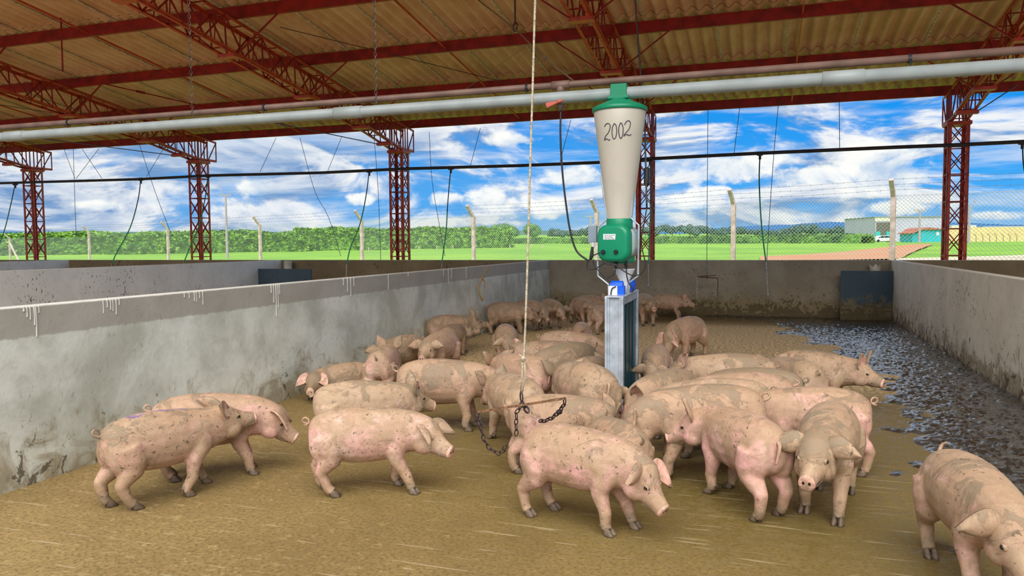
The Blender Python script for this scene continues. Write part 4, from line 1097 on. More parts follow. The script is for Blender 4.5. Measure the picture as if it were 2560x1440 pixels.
# bracket rods
def px(u, v, y=YP-.05): return W(aty(u, v, y))
for pts in ([(1517, 548), (1497, 566)], [(1494, 652), (1495, 690), (1521, 711), (1522, 742)], [(1585, 440), (1577, 545), (1597, 563), (1595, 690), (1570, 709), (1568, 748)], [(1502, 440), (1518, 545)]):
    mb = MB(); mb.tube([px(*q) for q in pts], .009, 8); mb.build('bracket_rod', GALV, fd)
mb = MB(); boxw(mb, aty(1482, 585, YP+.06).x, YP+.06, aty(1482, 606, YP+.06).z, aty(1482, 564, YP+.06).z, .042, .03); o = mb.build('junction_box', LGREY, fd, bevel=.006)
mb = MB(); mb.tube([px(1483, 606, YP+.04), px(1483, 620, YP+.04)], .014, 10); mb.build('white_conduit', WHITEP, fd)
mb = MB(); mb.tube([px(1481, 617, YP-.08), px(1479, 640, YP-.08), px(1476, 650, YP-.08)], [.012, .02, .012], 10)
for a, b_ in (((1541, 652), (1539, 672)), ((1563, 652), (1566, 672))): mb.tube([px(*a), px(*b_)], [.022, .011], 10)
mb.build('cable_plug', BLACK, fd)
fx = aty(1561, 690, YP+.1); mb = MB(); zt_, zb_ = aty(1561, 672, YP+.1).z, HT+.01
mb.lathe([(.055, zb_), (.055, zb_+.08), (.048, zb_+.12), (.098, zt_-.01), (.102, zt_), (.092, zt_), (.04, zb_+.13)], W((fx.x, fx.y, 0)), 28); mb.build('funnel', WHITEP, fd, smooth=True)
mb = MB(); c = aty(1543, 722, YP-.1); mb.tube([W(c+V((-.06, 0, .03))), W(c+V((.055, 0, .03))), W(c+V((.06, 0, .03)))], [.045, .045, .03], 16); boxw(mb, c.x+.035, c.y, c.z-.06, c.z+.03, .035, .04); mb.build('drive_motor', BLUE, fd, smooth=False)
mb = MB(); boxw(mb, c.x-.03, c.y-.04, c.z-.062, c.z+.03, .042, .03); mb.build('gear_housing', LGREY if False else WHITEP, fd, bevel=.008)
mb = MB(); c = aty(1577, 712, YP+.45); mb.tube([W(c+V((-.04, 0, .0))), W(c+V((.04, 0, .0)))], .055, 16); boxw(mb, c.x, c.y, HT+.01, c.z, .03, .03); mb.build('drive_motor', BLUE, fd)
cables = [[(1509, 630), (1495, 634), (1480, 641), (1470, 655), (1468, 668), (1478, 674), (1495, 668), (1515, 656), (1530, 660), (1545, 662)],
          [(1483, 648), (1485, 662), (1500, 680), (1520, 698), (1528, 706)], [(1505, 650), (1515, 660), (1540, 664), (1560, 678), (1580, 688), (1600, 686), (1612, 670), (1613, 655), (1605, 620), (1604, 590), (1610, 560), (1617, 520)],
          [(1539, 672), (1535, 685), (1520, 694), (1508, 691)], [(1566, 672), (1567, 690), (1572, 708), (1582, 722), (1580, 730), (1574, 726)], [(1527, 738), (1530, 722), (1540, 716)]]
for cpts in cables:
    mb = MB(); mb.tube(catmull([px(u, v, YP-.18) for u, v in cpts], 5), .0058, 6); mb.build('power_cable', BLACK, fd, smooth=True)
mb = MB(); mb.tube(catmull([aty(1585, -60, 7.9), aty(1592, 60, 7.7), aty(1603, 200, 7.4), aty(1611, 300, YP+.1), aty(1614, 400, YP+.05), aty(1617, 520, YP-.10)], 5), .009, 6)
ca = mb.build('hanging_cable', BLACK, smooth=True); tag(ca, 'black cable dropping from the roof past the hopper', 'cable')
mb = MB(); p = aty(1617, 440, YP+.02); mb.tube([p+V((0, 0, .08)), p+V((0, 0, .07)), p+V((0, 0, -.07)), p+V((0, 0, -.1))], [.012, .028, .028, .01], 10); mb.build('inline_plug', BLACK, ca)

# ------------------------------------------------------------------ corner panels and PVC stubs
PANEL = wall_mat('blue_grey_panel', (.045, .075, .10), (.06, .095, .12), .55, 1.6, speck=.7)
def slab(name, lo, hi, m, lab, cat):
    mb = MB(); mb.box(lo, hi); o = mb.build(name, m, bevel=.004); tag(o, lab, cat); return o
pl0 = atz(2102, 790).x; y = YB-.30; x0 = aty(2101, 720, y).x; z1 = aty(2160, 677, y).z
slab('corner_panel', (x0, y-.03, .0), (XR-.005, y, z1), PANEL, 'blue-grey panel across the right back corner of the pen', 'panel')
y2 = 15.7; xl = XL-PEN; x1 = aty(780, 680, y2).x
slab('corner_panel', (xl+.005, y2-.03, 0), (x1, y2, aty(700, 672, y2).z), PANEL, 'dark panel in the corner of the neighbouring left pen', 'panel')
xr2 = aty(2290, 655, 16.0).x
CRM = mat('cream_pvc', (.62, .57, .47), .5, var=.2)
def stub(c, r, z0, z1, lab, jag=False):
    mb = MB(); n = 20; vs = []
    for ring, rr_ in ((0, r), (1, r), (2, r-.008), (3, r-.008)):
        for k in range(n):
            a = 2*PI*k/n; z = z0 if ring in (0, 3) else z1 + (.035*math.sin(3*a)+.02*math.sin(7*a) if jag else 0)
            vs.append((c[0]+rr_*math.cos(a), c[1]+rr_*math.sin(a), z))
    fs = []
    for i in range(4):
        for k in range(n): fs.append((i*n+k, i*n+(k+1) % n, ((i+1) % 4)*n+(k+1) % n, ((i+1) % 4)*n+k))
    mb.add(vs, fs); o = mb.build('pvc_stub', CRM); tag(o, lab, 'pipe stub')
c = aty(2187, 670, YB-.12); stub((c.x, YB-.14), .10, 0, 1.08, 'broken cream pipe stub showing above the blue-grey corner panel', True)
c = aty(720, 660, 16.4); stub((c.x, 16.4), .10, 0, aty(720, 652, 16.4).z, 'cream pipe stub standing behind the dark panel in the left pen')
c = atz(2187, 800); mb = MB(); mb.tube([(c.x-.05, c.y-.03, .06), (c.x+.05, c.y+.0, .06)], .055, 14); tag(mb.build('drain_pipe', WHITEP), 'short white drain pipe on the floor below the corner panel', 'pipe')
# ------------------------------------------------------------------ outdoors
def gz(x, y):
    d = math.hypot(x, y-0)
    z = .45 - .45*(1-sstep(17.5, 26, y)) + .75*sstep(55, 150, d) + 9*sstep(160, 900, d)
    return z
def grass_mat():
    m, t, b, tc = newmat('lush_grass'); n = t.noise(tc, .06, 6, .6); n2 = t.noise(tc, .9, 8, .75)
    c = t.mix(t.smooth(n, .35, .65), (.15, .36, .008), (.28, .51, .016)); c = t.mix(t.math('MULTIPLY', t.smooth(n2, .45, .7), .5), c, (.09, .25, .01))
    x, y, z = t.sep(tc)
    t.L.new(c, b.inputs['Base Color']); b.inputs['Roughness'].default_value = .8; t.L.new(t.bump(n2, .6, .3), b.inputs['Normal']); return m
GR = grass_mat()
def terrain():
    mb = MB(); rs = [0, .5, 1, 2, 3, 5, 7, 10, 14, 20, 27, 35, 45, 55, 65, 75, 90, 105, 125, 150, 190, 250, 340, 480, 700, 1000]
    us = [(-1.25+i*.02) for i in range(126)]; vs = []
    for r in rs:
        for a in us:
            y = 17.35+r; x = math.tan(a*.98)*y if r < 2000 else 0
            vs.append((x, y, gz(x, y) + (.12*noise.noise(V((x*.15, y*.15, 0))) if r > 20 else 0)))
    W_ = len(us); fs = []
    for i in range(len(rs)-1):
        for k in range(W_-1): fs.append((i*W_+k, i*W_+k+1, (i+1)*W_+k+1, (i+1)*W_+k))
    mb.add(vs, fs); o = mb.build('ground', GR, smooth=True); tag(o, kind='structure')
terrain()
def gpt(u, v, zoff=0):
    """march the view ray to the terrain"""
    d = ray(u, v); t = 18.0
    while t < 1200:
        p = CAM+d*t
        if p.z <= gz(p.x, p.y)+zoff: return V((p.x, p.y, gz(p.x, p.y)+zoff))
        t *= 1.006
    return CAM+d*600
def patch(poly, m, name, lab, cat, zo=.06):
    mb = MB(); pts = [gpt(u, v) for u, v in poly]; 
    n = len(pts)//2; top = pts[:n]; bot = pts[n:][::-1]; K = 14; vs = []; fs = []
    for a, b in zip(top, bot):
        for k in range(K+1):
            p = a.lerp(b, k/K); vs.append((p.x, p.y, gz(p.x, p.y)+zo+.02))
    for i in range(n-1):
        for k in range(K): fs.append((i*(K+1)+k, i*(K+1)+k+1, (i+1)*(K+1)+k+1, (i+1)*(K+1)+k))
    mb.add(vs, fs); o = mb.build(name, m, smooth=True)
    return o
DIRT = mat('red_dirt', (.56, .20, .09), .9, col2=(.46, .27, .14), scale=.15)
tag(patch([(1900, 645), (2010, 640), (2110, 632), (2200, 622), (2280, 613), (2330, 612), (2330, 614), (2300, 625), (2270, 640), (2250, 652), (2100, 655), (1900, 656)], DIRT, 'dirt_road', '', '', .10), kind='structure')
patch_o = patch([(2240, 651), (2320, 649), (2400, 647), (2560, 642), (2560, 660), (2400, 665), (2320, 666), (2240, 666)], mat('pale_gravel', (.60, .50, .36), .9, var=.3, scale=.5), 'gravel_strip', '', '', .10); tag(patch_o, kind='structure')

# leafy masses: thousands of small leaf blades over a bumpy core, each plant mass one mesh
def leaves(mb, rnd, surf, n, size):
    for _ in range(n):
        p, nr = surf(rnd); s = size*rnd.uniform(.6, 1.3)
        a = V((rnd.uniform(-1, 1), rnd.uniform(-1, 1), rnd.uniform(-.6, .6))).normalized(); b = (nr*.6+V((rnd.uniform(-1, 1), rnd.uniform(-1, 1), rnd.uniform(-1, 1)))).cross(a).normalized()
        mb.add([p-a*s, p-b*s*.38, p+a*s, p+b*s*.38], [(0, 1, 2, 3)])
def leaf_mat(name, c1, c2, sc=1.5):
    m, t, b, tc = newmat(name); n = t.noise(tc, sc, 4, .7)
    t.L.new(t.mix(t.smooth(n, .35, .65), c1, c2), b.inputs['Base Color']); b.inputs['Roughness'].default_value = .55
    return m
LF = leaf_mat('coffee_leaves', (.03, .12, .006), (.26, .50, .035)); LD = leaf_mat('dark_leaves', (.02, .06, .012), (.05, .13, .025), .3)
rnd = random.Random(11)
# near coffee hedge rows at the left
def hedge(a, b, h, w, n, name, lab, m, size, cat='hedge', seg=60):
    mb = MB(); a = V(a); b = V(b); d = (b-a); L = d.length; d.normalize(); s = V((-d.y, d.x, 0)); seg = int(L/1.2)
    secs = []
    for i in range(seg+1):
        q = a+d*(L*i/seg); g = gz(q.x, q.y); ring = []
        for k in range(9):
            an = PI*k/8; rr = 1+.16*noise.noise(V((q.x*.35, q.y*.35, k*.9)))
            ring.append(V((q.x, q.y, g-.1)) + s*(-math.cos(an)*w*rr) + V((0, 0, math.sin(an)**.5*h*rr*(.95+.10*noise.noise(V((q.x*.16, 3, 0)))))))
        secs.append(ring)
    o_ = len(mb.v); mb.v += [tuple(p) for r in secs for p in r]
    for i in range(seg):
        for k in range(8): mb.f.append([o_+i*9+k, o_+i*9+k+1, o_+(i+1)*9+k+1, o_+(i+1)*9+k]); mb.m.append(0)
    def surf(r):
        i = r.randrange(seg); k = r.randrange(8); t1, t2 = r.random(), r.random()
        p = secs[i][k].lerp(secs[i+1][k], t1).lerp(secs[i][k+1].lerp(secs[i+1][k+1], t1), t2)
        c = secs[i][0].lerp(secs[i][8], .5); nr = (p-c).normalized(); return p+nr*r.uniform(-.05, .28), nr
    leaves(mb, rnd, surf, n, size)
    o = mb.build(name, m, smooth=True); tag(o, lab, cat, kind='stuff')
hA = gpt(-60, 640); hB = gpt(760, 628); hC = gpt(1190, 620)
def hz(u, v, d):  # height so that the top reaches v at distance of point
    return None
hedge((hA.x, hA.y, 0), (hB.x, hB.y, 0), 2.35, 1.5, 26000, 'coffee_hedge', 'tall bright green row of coffee bushes beyond the fence at the left', LF, .24)
hedge((hB.x-2, hB.y+1, 0), (hC.x+4, hC.y+3, 0), 2.9, 1.5, 14000, 'coffee_hedge', 'row of coffee bushes continuing behind the middle column', LF, .30)
a, b = gpt(1190, 609), gpt(2170, 607.5)
hedge((a.x, a.y, 0), (b.x, b.y, 0), 1.5, 2.0, 16000, 'coffee_hedge', 'distant clipped green row behind the fence right of the pen corner', leaf_mat('far_row_leaves', (.03, .10, .012), (.16, .36, .03), .2), .32)
# trees
def tree(u0, u1, vt, vb, dist, name, lab, m, n=1500, group=None, conif=False):
    c = atd((u0+u1)/2, vb, dist); wdt = (u1-u0)/F*dist; h = (vb-vt)/F*dist
    root = empty(name, (c.x, c.y, c.z-2), 0, lab, 'tree', group); mb = MB(); R_ = wdt/2; blobs = []
    r2 = random.Random(int(u0*7+vt))
    k = max(6, int(wdt/h*8))
    for i in range(k):
        bx = r2.uniform(-.6, .6)*R_; bz = 2+h*r2.uniform(.40, .70)*(1-.25*abs(bx/R_)); br = min(h*.32, R_*.5)*r2.uniform(.7, 1.1); blobs.append((V((bx*RR.x, bx*RR.y, bz))+V((r2.uniform(-1, 1), r2.uniform(-1, 1), 0))*R_*.3, br))
    for c_, br in blobs:
        o_ = len(mb.v); tm = MB(); tm.ball(c_, (br*.9, br*.9, br*.8), 12, 8)
        tm.v = [tuple(V(v)+(V(v)-c_)*.25*noise.noise(V(v)*(2.2/br))) for v in tm.v]; mb.add(tm.v, tm.f)
    def surf(r):
        c_, br = r.choice(blobs); d = V((r.gauss(0, 1), r.gauss(0, 1), r.gauss(0, 1))).normalized(); return c_+d*br*r.uniform(.85, 1.08), d
    leaves(mb, rnd, surf, n, h*.035)
    mb.build('crown', m, root)
    mb = MB(); mb.tube([(0, 0, 0), (0, 0, 2+h*.5)], [h*.03, h*.02], 6); mb.build('trunk', mat('bark', (.10, .07, .04), .9) if 'bark' not in bpy.data.materials else bpy.data.materials['bark'], root)
LT = leaf_mat('tree_leaves', (.04, .13, .03), (.13, .28, .04), .25)
tree(1205, 1302, 555, 600, 260, 'round_tree', 'wide round tree on the skyline left of the rope', LT, 3000)
tree(1302, 1362, 556, 600, 260, 'round_tree', 'smaller round tree on the skyline right of the rope', LT, 2000)
# forest belt behind: separate trees, many alike
FB = leaf_mat('hazed_forest_leaves', (.014, .05, .04), (.035, .10, .07), .1)  # bluish haze of distance mixed into the leaf colour
k = 0; u = 1365; r3 = random.Random(5)
while u < 2190:
    w_ = r3.uniform(26, 46); tt = 566 - (14 if u > 1620 and u < 1760 else 10 if u > 1960 and u < 2080 else 4 if u > 1440 else 0) + r3.uniform(-4, 4) + (6 if 1850 < u < 1950 else 0)
    tree(u, u+w_, tt, 597, 480 if k % 2 else 560, 'forest_tree', 'dark distant tree in the forest belt on the skyline behind the far clipped row', FB, 420, 'trees of the distant forest belt'); u += w_*.62; k += 1
# distant ridges, the blue of distance haze painted into their colours
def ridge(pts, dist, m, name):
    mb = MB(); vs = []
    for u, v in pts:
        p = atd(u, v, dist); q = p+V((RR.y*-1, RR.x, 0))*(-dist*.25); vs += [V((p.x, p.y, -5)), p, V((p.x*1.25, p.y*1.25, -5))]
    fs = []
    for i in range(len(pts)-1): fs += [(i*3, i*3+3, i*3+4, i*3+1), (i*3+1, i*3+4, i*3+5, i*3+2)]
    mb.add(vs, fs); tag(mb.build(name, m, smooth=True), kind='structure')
fr = [(u, 585.5+3*noise.noise(V((u*.011, 0, 0))) - 3*sstep(300, 1000, u) + (-6*sstep(900, 1150, u))) for u in range(-700, 1500, 20)]
ridge(fr, 900, leaf_mat('hazed_wooded_plain', (.02, .07, .07), (.045, .13, .09), .02), 'hills_near')
rd = [(u, 580+2*noise.noise(V((u*.006, 7, 0))) - 24*sstep(1500, 2150, u)+3*noise.noise(V((u*.02, 9, 0))) + (7*sstep(2400, 2560, u))) for u in range(-900, 3300, 30)]
ridge(rd, 2600, mat('haze_blue_hills', (.012, .10, .28), .9, var=.3, scale=.004), 'hills_far')

# tiny fence stakes along the field
# ------------------------------------------------------------------ perimeter fence
CONC = mat('fence_concrete', (.56, .43, .40), .85, var=.3, scale=6, col2=(.42, .32, .28))
WIREM = mat('fence_wire', (.50, .53, .52), .5, metal=.3)
ZTOP = 3.25
ftops = [(5, 565, 28), (200, 556, 48), (400, 545, 48), (635, 533, 48), (890, 523, 44), (1175, 511, 48), (1487, 494, 46), (1833, 476, 46), (2238, 453, 36)]
flab = ['leaning-topped concrete fence post at the far left edge with a slanting strut', 'concrete fence post right of the first column', 'concrete fence post left of the second column',
        'concrete fence post between the second and middle columns, right of the utility pole', 'concrete fence post just left of the middle column', 'concrete fence post between the middle column and the long rope',
        'concrete fence post just left of the feeder hopper', 'straight-looking concrete fence post in the middle of the right half', 'tallest concrete fence post, right of the white warehouse front']
fp = [atz(u, v, ZTOP) for u, v, _ in ftops]
# regularise to a straight line through them
P_a, P_b = fp[0], fp[-1]
def fline(u):
    """intersection of the vertical plane of the fence with the column u"""
    n = V((-(P_b-P_a).y, (P_b-P_a).x, 0)).normalized(); return atplane(u, 520, P_a, n)
fdir = (P_b-P_a); fdir.z = 0; fdir.normalize(); perp = V((fdir.y, -fdir.x, 0))
if (V((0, 0, 0))-P_a).dot(perp) < 0: perp = -perp
bends = [(20, 596), (219, 580), (417, 572), (648, 562), (903, 550), (1183, 541), (1492, 529), (1834, 508), (2233, 488)]
FX = []
for i, ((bu, bv), (tu, tv, _)) in enumerate(zip(bends, ftops)):
    p = fline(bu); zb = 1.6+(atd(bu, bv, 1).z-1.6)*((p-CAM).dot(FF)); g = gz(p.x, p.y)-.1
    b = V((p.x, p.y, 0)); FX.append((b, zb))
    root = empty('fence_post', b, math.atan2(fdir.y, fdir.x), flab[i], 'fence post', 'concrete fence posts')
    mb = MB(); mb.box((-.065, -.065, g), (.065, .065, zb)); ps = mb.build('post', CONC, root, bevel=.01)
    sgn = 1 if (Matrix.Rotation(math.atan2(fdir.y, fdir.x), 3, 'Z') @ V((0, 1, 0))).dot(perp) > 0 else -1
    mb = MB(); mb.bar((0, 0, zb-.04), (0, sgn*.38, zb+.42), .12, .10); mb.build('angled_arm', CONC, root, bevel=.01)
    if i == 0: mb = MB(); mb.bar((.0, 0, zb-.35), (1.7, 0, g), .11); mb.build('strut', CONC, root, bevel=.01)
nx = fdir*3.2
ext = [(FX[0][0]-fdir*12, FX[0][1])]+FX+[(FX[-1][0]+fdir*14, FX[-1][1]*1.0)]
# chain link: two families of crossing wires, one mesh of netting per post bay
MESH = .085
def panel(A, zA, B, zB, lab, wr_=.006):
    mb = MB(); d = (B-A); L = d.length; d.normalize(); z0 = gz(A.x, A.y)+.02
    def zt(s): return zA+(zB-zA)*s/L - .02
    s = -3.0; H = zA-z0
    while s < L:
        for sg in (1, -1):
            s0, s1 = (s, s+H) if sg == 1 else (s+H, s)
            # clip to 0..L
            a0, a1 = max(0, min(L, s0)), max(0, min(L, s1))
            if abs(a0-a1) < .02: continue
            za = z0+H*abs(a0-s0)/H if H else z0; zb_ = z0+abs(a1-s0)
            mb.tube([A+d*a0+V((0, 0, z0+abs(a0-s0))), A+d*a1+V((0, 0, z0+abs(a1-s0)))], wr_, 3, False)
        s += MESH*1.25
    mb.tube([A+V((0, 0, zA-.02)), B+V((0, 0, zB-.02))], .007, 4, False)
    o = mb.build('chain_link_netting', WIREM); tag(o, lab, 'wire netting', 'chain-link bays')
plab = ['chain-link netting at the extreme left', 'chain-link netting between the first and second fence posts', 'chain-link netting around the second post, left of the second column', 'chain-link netting behind the second column',
        'chain-link netting left of the middle column', 'chain-link netting behind the middle column', 'chain-link netting behind the long rope', 'chain-link netting behind the feeder', 'chain-link netting between the two tall right posts', 'chain-link netting behind the right column']
for i in range(len(ext)-1):
    panel(ext[i][0], ext[i][1], ext[i+1][0], ext[i+1][1], plab[i], .0028 if i < 5 else .005)
for k, lab in enumerate(('lowest barbed wire strand above the chain-link fence', 'middle barbed wire strand above the chain-link fence', 'top barbed wire strand above the chain-link fence')):
    mb = MB(); t_k = (k+1)/3*.95
    pts = [q+perp*(.38*t_k)+V((0, 0, z+.44*t_k)) for q, z in ext]
    for a, b in zip(pts, pts[1:]):
        mb.tube([a, a.lerp(b, .5)-V((0, 0, .03)), b], .0045, 4, False); n = int((b-a).length/.30)
        for j in range(n):
            c = a.lerp(b, j/n)-V((0, 0, .03*(1-abs(2*j/n-1)))); mb.tube([c-V((0, 0, .03)), c+V((0, 0, .03))], .004, 3, False)
    tag(mb.build('barbed_wire', mat('barbed_wire_steel', (.10, .11, .12), .6) if k == 0 else bpy.data.materials['barbed_wire_steel']), lab, 'barbed wire', 'barbed wire strands')

# ------------------------------------------------------------------ utility pole, far buildings, car
def pole(u, vt, vb, dist, lab, arm=True, lamp=False):
    c = atd(u, vb, dist); z1 = atd(u, vt, dist).z; root = empty('utility_pole', (c.x, c.y, c.z-1), 0, lab, 'pole'); H = z1-c.z+1
    k = dist/F
    mb = MB(); mb.tube([(0, 0, 0), (0, 0, H)], [3.6*k, 2.1*k], 8); mb.build('shaft', mat('pole_concrete', (.36, .30, .31), .8) if 'pole_concrete' not in bpy.data.materials else bpy.data.materials['pole_concrete'], root)
    if arm:
        mb = MB(); w = 15*k; mb.bar(V(RR)*-w+V((0, 0, H-1.5*k)), V(RR)*w+V((0, 0, H-1.5*k)), 2.2*k)
        for s_ in (-.95, -.3, .35, .95): mb.tube([V(RR)*w*s_+V((0, 0, H)), V(RR)*w*s_+V((0, 0, H+3*k))], 1.1*k, 6)
        mb.build('crossarm', bpy.data.materials['pole_concrete'], root)
    if lamp:
        mb = MB(); e_ = V(RR)*(13*k)+V((0, 0, H+8*k)); mb.tube(catmull([V((0, 0, H-22*k)), V(RR)*(4*k)+V((0, 0, H-8*k)), e_], 4), .9*k, 5); mb.bar(e_-V(RR)*3*k, e_+V(RR)*3*k, 2.5*k); mb.build('lamp_arm', bpy.data.materials['pole_concrete'], root)
pole(568, 487, 628, 62, 'concrete utility pole with a crossarm, right of the second column')
pole(1477, 540, 600, 150, 'distant utility pole just left of the feeder', True)
pole(2298, 525, 606, 135, 'utility pole in front of the white warehouse')
pole(2422, 512, 603, 110, 'street lamp pole standing by the yellow wall', False, True)
def house(pts_px, vt, vb, dist, mname, col, lab, depth, name='building', roofm=None, roofh=0, extra=None):
    u0, u1 = pts_px; a, b = atd(u0, vb, dist), atd(u1, vb, dist); z1 = atd(u0, vt, dist).z
    c = (a+b)/2; ang = math.atan2((b-a).y, (b-a).x); L = (b-a).length/2; z0 = min(a.z, b.z)-2
    root = empty(name, (c.x, c.y, z0), ang, lab, 'building'); H = z1-z0
    mb = MB(); mb.box((-L, 0, 0), (L, depth, H)); mb.build('walls', mat(mname, col, .7, var=.08, scale=.4), root)
    return root, L, H, dist/F
r_, L, H, k = house((2188, 2372), 543, 603, 172, 'pale_cladding', (.44, .42, .55), 'large pale grey warehouse with an open turquoise-doored bay at the far right', 16)
mb = MB(); mb.box((-L+2*k, -.05, 0), (-L+37*k, .2, H-13*k)); mb.build('bay_shade_slab', mat('bay_shade', (.10, .09, .07), .9), r_)  # dark slab on the wall stands for the shade inside the bay
mb = MB(); mb.box((-L-.1, -.3, 0), (-L+11*k, -.05, H-36*k)); mb.box((-L+26*k, -.3, 0), (-L+38*k, -.05, H-36*k)); o = mb.build('bay_door', mat('turquoise_paint', (.0, .42, .42), .6), r_)
mb = MB(); mb.box((-L-.15, -.1, H-10*k), (-L+40*k, .2, H+1*k)); mb.box((-L+38*k, -.12, 0), (-L+41*k, .2, H)); mb.build('cream_frame', mat('cream_render', (.66, .62, .52), .8), r_)
mb = MB(); mb.box((-L-.2, -.3, H), (L+.2, 16.2, H+1.2*k)); mb.build('roof_trim', mat('roof_grey', (.28, .30, .32), .7), r_)
r_, L, H, k = house((2302, 2368), 574, 606, 140, 'turquoise_wall', (.0, .40, .48), 'turquoise house with a sloping red tiled roof beside the warehouse', 6, 'house')
TILE = mat('red_roof_tiles', (.45, .13, .07), .8, var=.3, scale=2)
mb = MB(); mb.add([(-L-.3, -.4, H-.05), (L+.3, -.4, H-.05), (L+.3, 6.3, H-.05), (-L-.3, 6.3, H-.05), (-L*.5, -.5, H+5.5*k), (-L*.5, 6.4, H+5.5*k)],
                  [(0, 1, 4), (1, 2, 5, 4), (2, 3, 5), (3, 0, 4, 5), (0, 3, 2, 1)]); mb.build('roof', TILE, r_)
mb = MB(); mb.box((L*.15, -.06, H-15*k), (L*.36, .05, H-7*k)); mb.build('wall_sign', WHITEP, r_); 
mb = MB(); mb.box((-L-18*k, .5, 0), (-L, 5, H-8*k)); mb.build('porch', bpy.data.materials['turquoise_wall'], r_)
mb = MB(); mb.add([(-L-22*k, -.1, H-10*k), (-L, -.1, H-1*k), (-L, 5.3, H-1*k), (-L-22*k, 5.3, H-10*k), (-L-22*k, -.1, H-8.6*k), (-L, -.1, H+.4*k), (-L, 5.3, H+.4*k), (-L-22*k, 5.3, H-8.6*k)],
                  [(0, 3, 2, 1), (4, 5, 6, 7), (0, 1, 5, 4), (1, 2, 6, 5), (2, 3, 7, 6), (3, 0, 4, 7)]); mb.build('porch_roof', TILE, r_)
r_, L, H, k = house((2372, 2590), 569, 604, 145, 'yellow_wall_paint', (.72, .50, .22), 'long yellow-orange boundary wall at the far right', .3, 'boundary_wall')
r_, L, H, k = house((2378, 2440), 563, 600, 170, 'shed_cream', (.60, .58, .50), 'low cream shed roof behind the yellow wall', 8, 'shed')
r_, L, H, k = house((2455, 2600), 566, 600, 180, 'shed_grey', (.36, .40, .46), 'long grey shed roof behind the yellow wall', 8, 'shed')
for i in range(7):
    u = 2440+i*17; c = atd(u, 603, 125); k = 125/F; mb = MB(); mb.tube([V((0, 0, -1)), V((0, 0, 13*k)), V(RR)*(-6*k)+V((0, 0, 19*k))], .9*k, 5)
    o = mb.build('bent_post', mat('thin_post', (.20, .17, .13), .8) if i == 0 else bpy.data.materials['thin_post']); o.location = c; tag(o, 'thin bent-topped fence post in front of the yellow wall', 'fence post', 'thin bent posts before the yellow wall')
# car
c = atd(2208, 606, 150); k = 150/F; root = empty('car', c, math.atan2(RR.y, RR.x), 'white car parked in front of the warehouse bay', 'car')
mb = MB(); prof = [(-2.2, .25), (-2.25, .7), (-1.7, .85), (-.9, 1.35), (.7, 1.4), (1.5, .95), (2.15, .8), (2.2, .25)]
n = len(prof); vs = [(x, y, z) for y in (-.85, .85) for x, z in prof]; mb.add(vs, [tuple(range(n)), tuple(range(2*n-1, n-1, -1))]+[(i, n+i, n+(i+1) % n, (i+1) % n) for i in range(n)])
mb.build('car_body', mat('white_car_paint', (.80, .80, .80), .3), root, bevel=.05)
mb = MB(); mb.add([(-1.55, -.87, .9), (-.85, -.87, 1.28), (.65, -.87, 1.32), (1.3, -.87, .95), (-1.55, .87, .9), (-.85, .87, 1.28), (.65, .87, 1.32), (1.3, .87, .95)], [(0, 1, 2, 3), (7, 6, 5, 4), (0, 4, 5, 1), (1, 5, 6, 2), (2, 6, 7, 3), (3, 7, 4, 0)]); mb.build('car_windows', TEAL, root)
for x in (-1.4, 1.35):
    for y in (-.8, .8): mb = MB(); mb.tube([(x, y-.1, .31), (x, y+.1, .31)], .31, 14); mb.build('wheel', BLACK, root)
# small stakes along the field edge
for i, (u, v) in enumerate(((207, 637), (320, 633), (675, 628), (753, 626), (922, 628), (945, 624), (1048, 624), (1092, 624), (1133, 622), (1275, 621), (1330, 620), (1358, 620))):
    p = gpt(u, v); mb = MB(); d_ = (p-CAM).length; mb.box((-.05, -.05, -.1), (.05, .05, 9*d_/F)); o = mb.build('field_stake', CONC); o.location = p; tag(o, 'short pale stake at the edge of the coffee field', 'stake', 'stakes at the field edge')

finish_pigs()

# ------------------------------------------------------------------ daylight
w = bpy.data.worlds.new('sky'); sc.world = w; w.use_nodes = True; t = NT(w); bg = t.N['Background']
g = t.N.new('ShaderNodeTexCoord').outputs['Generated']; x, y, z = t.sep(g)
el = t.math('MAXIMUM', z, 0.0)
ca_, sa_ = math.cos(YAW), math.sin(YAW)
# heading coordinate measured along the back wall (world, not camera)
azx = t.math('DIVIDE', x, t.math('MAXIMUM', y, .05))
base = t.mix(t.smooth(el, .0, .20), (.08, .46, .98), (.0, .30, .92))
base = t.mix(t.smooth(el, .0, .05), (.30, .58, .95), base)
base = t.mix(t.math('MULTIPLY', t.math('SUBTRACT', 1.0, t.smooth(azx, -1.0, .2)), .35), base, (.20, .38, .70))
warp = t.mapping(g, (5, 5, 17))
n1 = t.noise(warp, 1.0, 9, .60, .7); n2 = t.noise(t.mapping(g, (5, 5, 17), (0, 0, 0), (.10, .0, .22)), 1.0, 9, .60, .7)
hi = t.math('MULTIPLY', t.smooth(el, .17, .32), .16)
n3 = t.noise(t.mapping(g, (3, 3, 26), (0, 0, 0), (4, 0, 0)), 1.0, 6, .62, .3)
leftcov = t.math('MULTIPLY', t.math('SUBTRACT', 1.0, t.smooth(azx, -.9, .25)), .10)
cov = t.smooth(t.math('ADD', t.math('ADD', n1, hi), leftcov), .455, .60)
shade = t.smooth(t.math('SUBTRACT', n1, n2), -.085, .085)
cloud = t.mix(shade, (.18, .34, .62), (1.0, 1.0, .98))
cloud = t.mix(t.math('MULTIPLY', t.smooth(t.math('ADD', n1, leftcov), .58, .74), .75), cloud, (.28, .44, .70))
col = t.mix(t.math('MULTIPLY', cov, .95), base, cloud)
veil = t.math('MULTIPLY', t.smooth(n3, .48, .68), .6)
col = t.mix(veil, col, (.80, .88, .97))
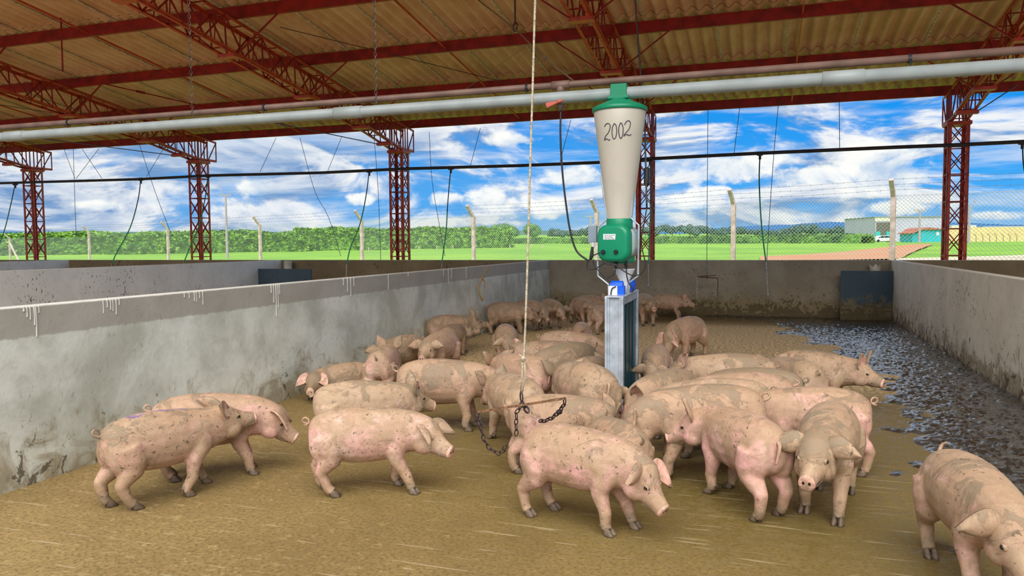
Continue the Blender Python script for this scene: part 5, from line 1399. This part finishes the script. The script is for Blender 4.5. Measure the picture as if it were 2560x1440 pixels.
# towering cumulus at fixed bearings
nb = t.noise(t.mapping(g, (16, 16, 22)), 1.0, 9, .62, .3)
def cumulus(col, u, v, ru, rv, k=1.0):
    d = ray(u, v).normalized(); a0 = d.x/d.y; e0 = d.z
    ax_ = t.math('DIVIDE', t.math('SUBTRACT', azx, a0), ru/F*1.15); ay = t.math('DIVIDE', t.math('SUBTRACT', z, e0), rv/F)
    ay = t.math('MULTIPLY', ay, 1.0)
    r = t.math('SQRT', t.math('ADD', t.math('MULTIPLY', ax_, ax_), t.math('MULTIPLY', ay, ay)))
    m = t.smooth(t.math('ADD', r, t.math('MULTIPLY', t.math('SUBTRACT', nb, .5), -3.2)), 1.05, .5)
    m = t.math('MULTIPLY', m, t.smooth(y, .05, .15))
    sh = t.smooth(t.math('ADD', t.math('MULTIPLY', ay, .35), t.math('MULTIPLY', t.math('SUBTRACT', nb, .5), 4.0)), -.75, .45)
    cc = t.mix(sh, (.52, .66, .85), (1.08, 1.08, 1.02))
    return t.mix(t.math('MULTIPLY', m, k), col, cc)
for q in ((2215, 420, 95, 62), (1850, 415, 110, 40), (2010, 440, 130, 24), (1230, 512, 80, 34), (1110, 500, 45, 26), (1390, 525, 60, 26), (1440, 440, 90, 30), (640, 462, 60, 24), (250, 515, 95, 14),
          (1690, 508, 70, 20), (2250, 520, 60, 18), (1790, 480, 50, 16), (2480, 540, 60, 12), (1270, 350, 90, 20), (900, 500, 40, 16)):
    col = cumulus(col, *q, .9)
below = t.smooth(z, -.02, .0)
col = t.mix(below, (.25, .25, .15), col)
t.L.new(col, bg.inputs['Color']); bg.inputs['Strength'].default_value = SKY_S

def sun(name, energy, az, elv, angle, col):
    l = bpy.data.lights.new(name, 'SUN'); l.energy = energy; l.angle = math.radians(angle); l.color = col
    o = bpy.data.objects.new(name, l); COL.objects.link(o)
    d = V((math.cos(math.radians(elv))*math.cos(math.radians(az)), math.cos(math.radians(elv))*math.sin(math.radians(az)), math.sin(math.radians(elv))))
    o.rotation_euler = d.to_track_quat('Z', 'Y').to_euler(); o.location = (0, -20, 20); return o
sun('sun', SUN_E, 280, 50, 70, (1.0, .96, .90))
sc.view_settings.view_transform = 'Standard'; sc.view_settings.look = 'None'; sc.view_settings.gamma = 1; sc.view_settings.use_curve_mapping = False
sc.view_settings.exposure = EXPO
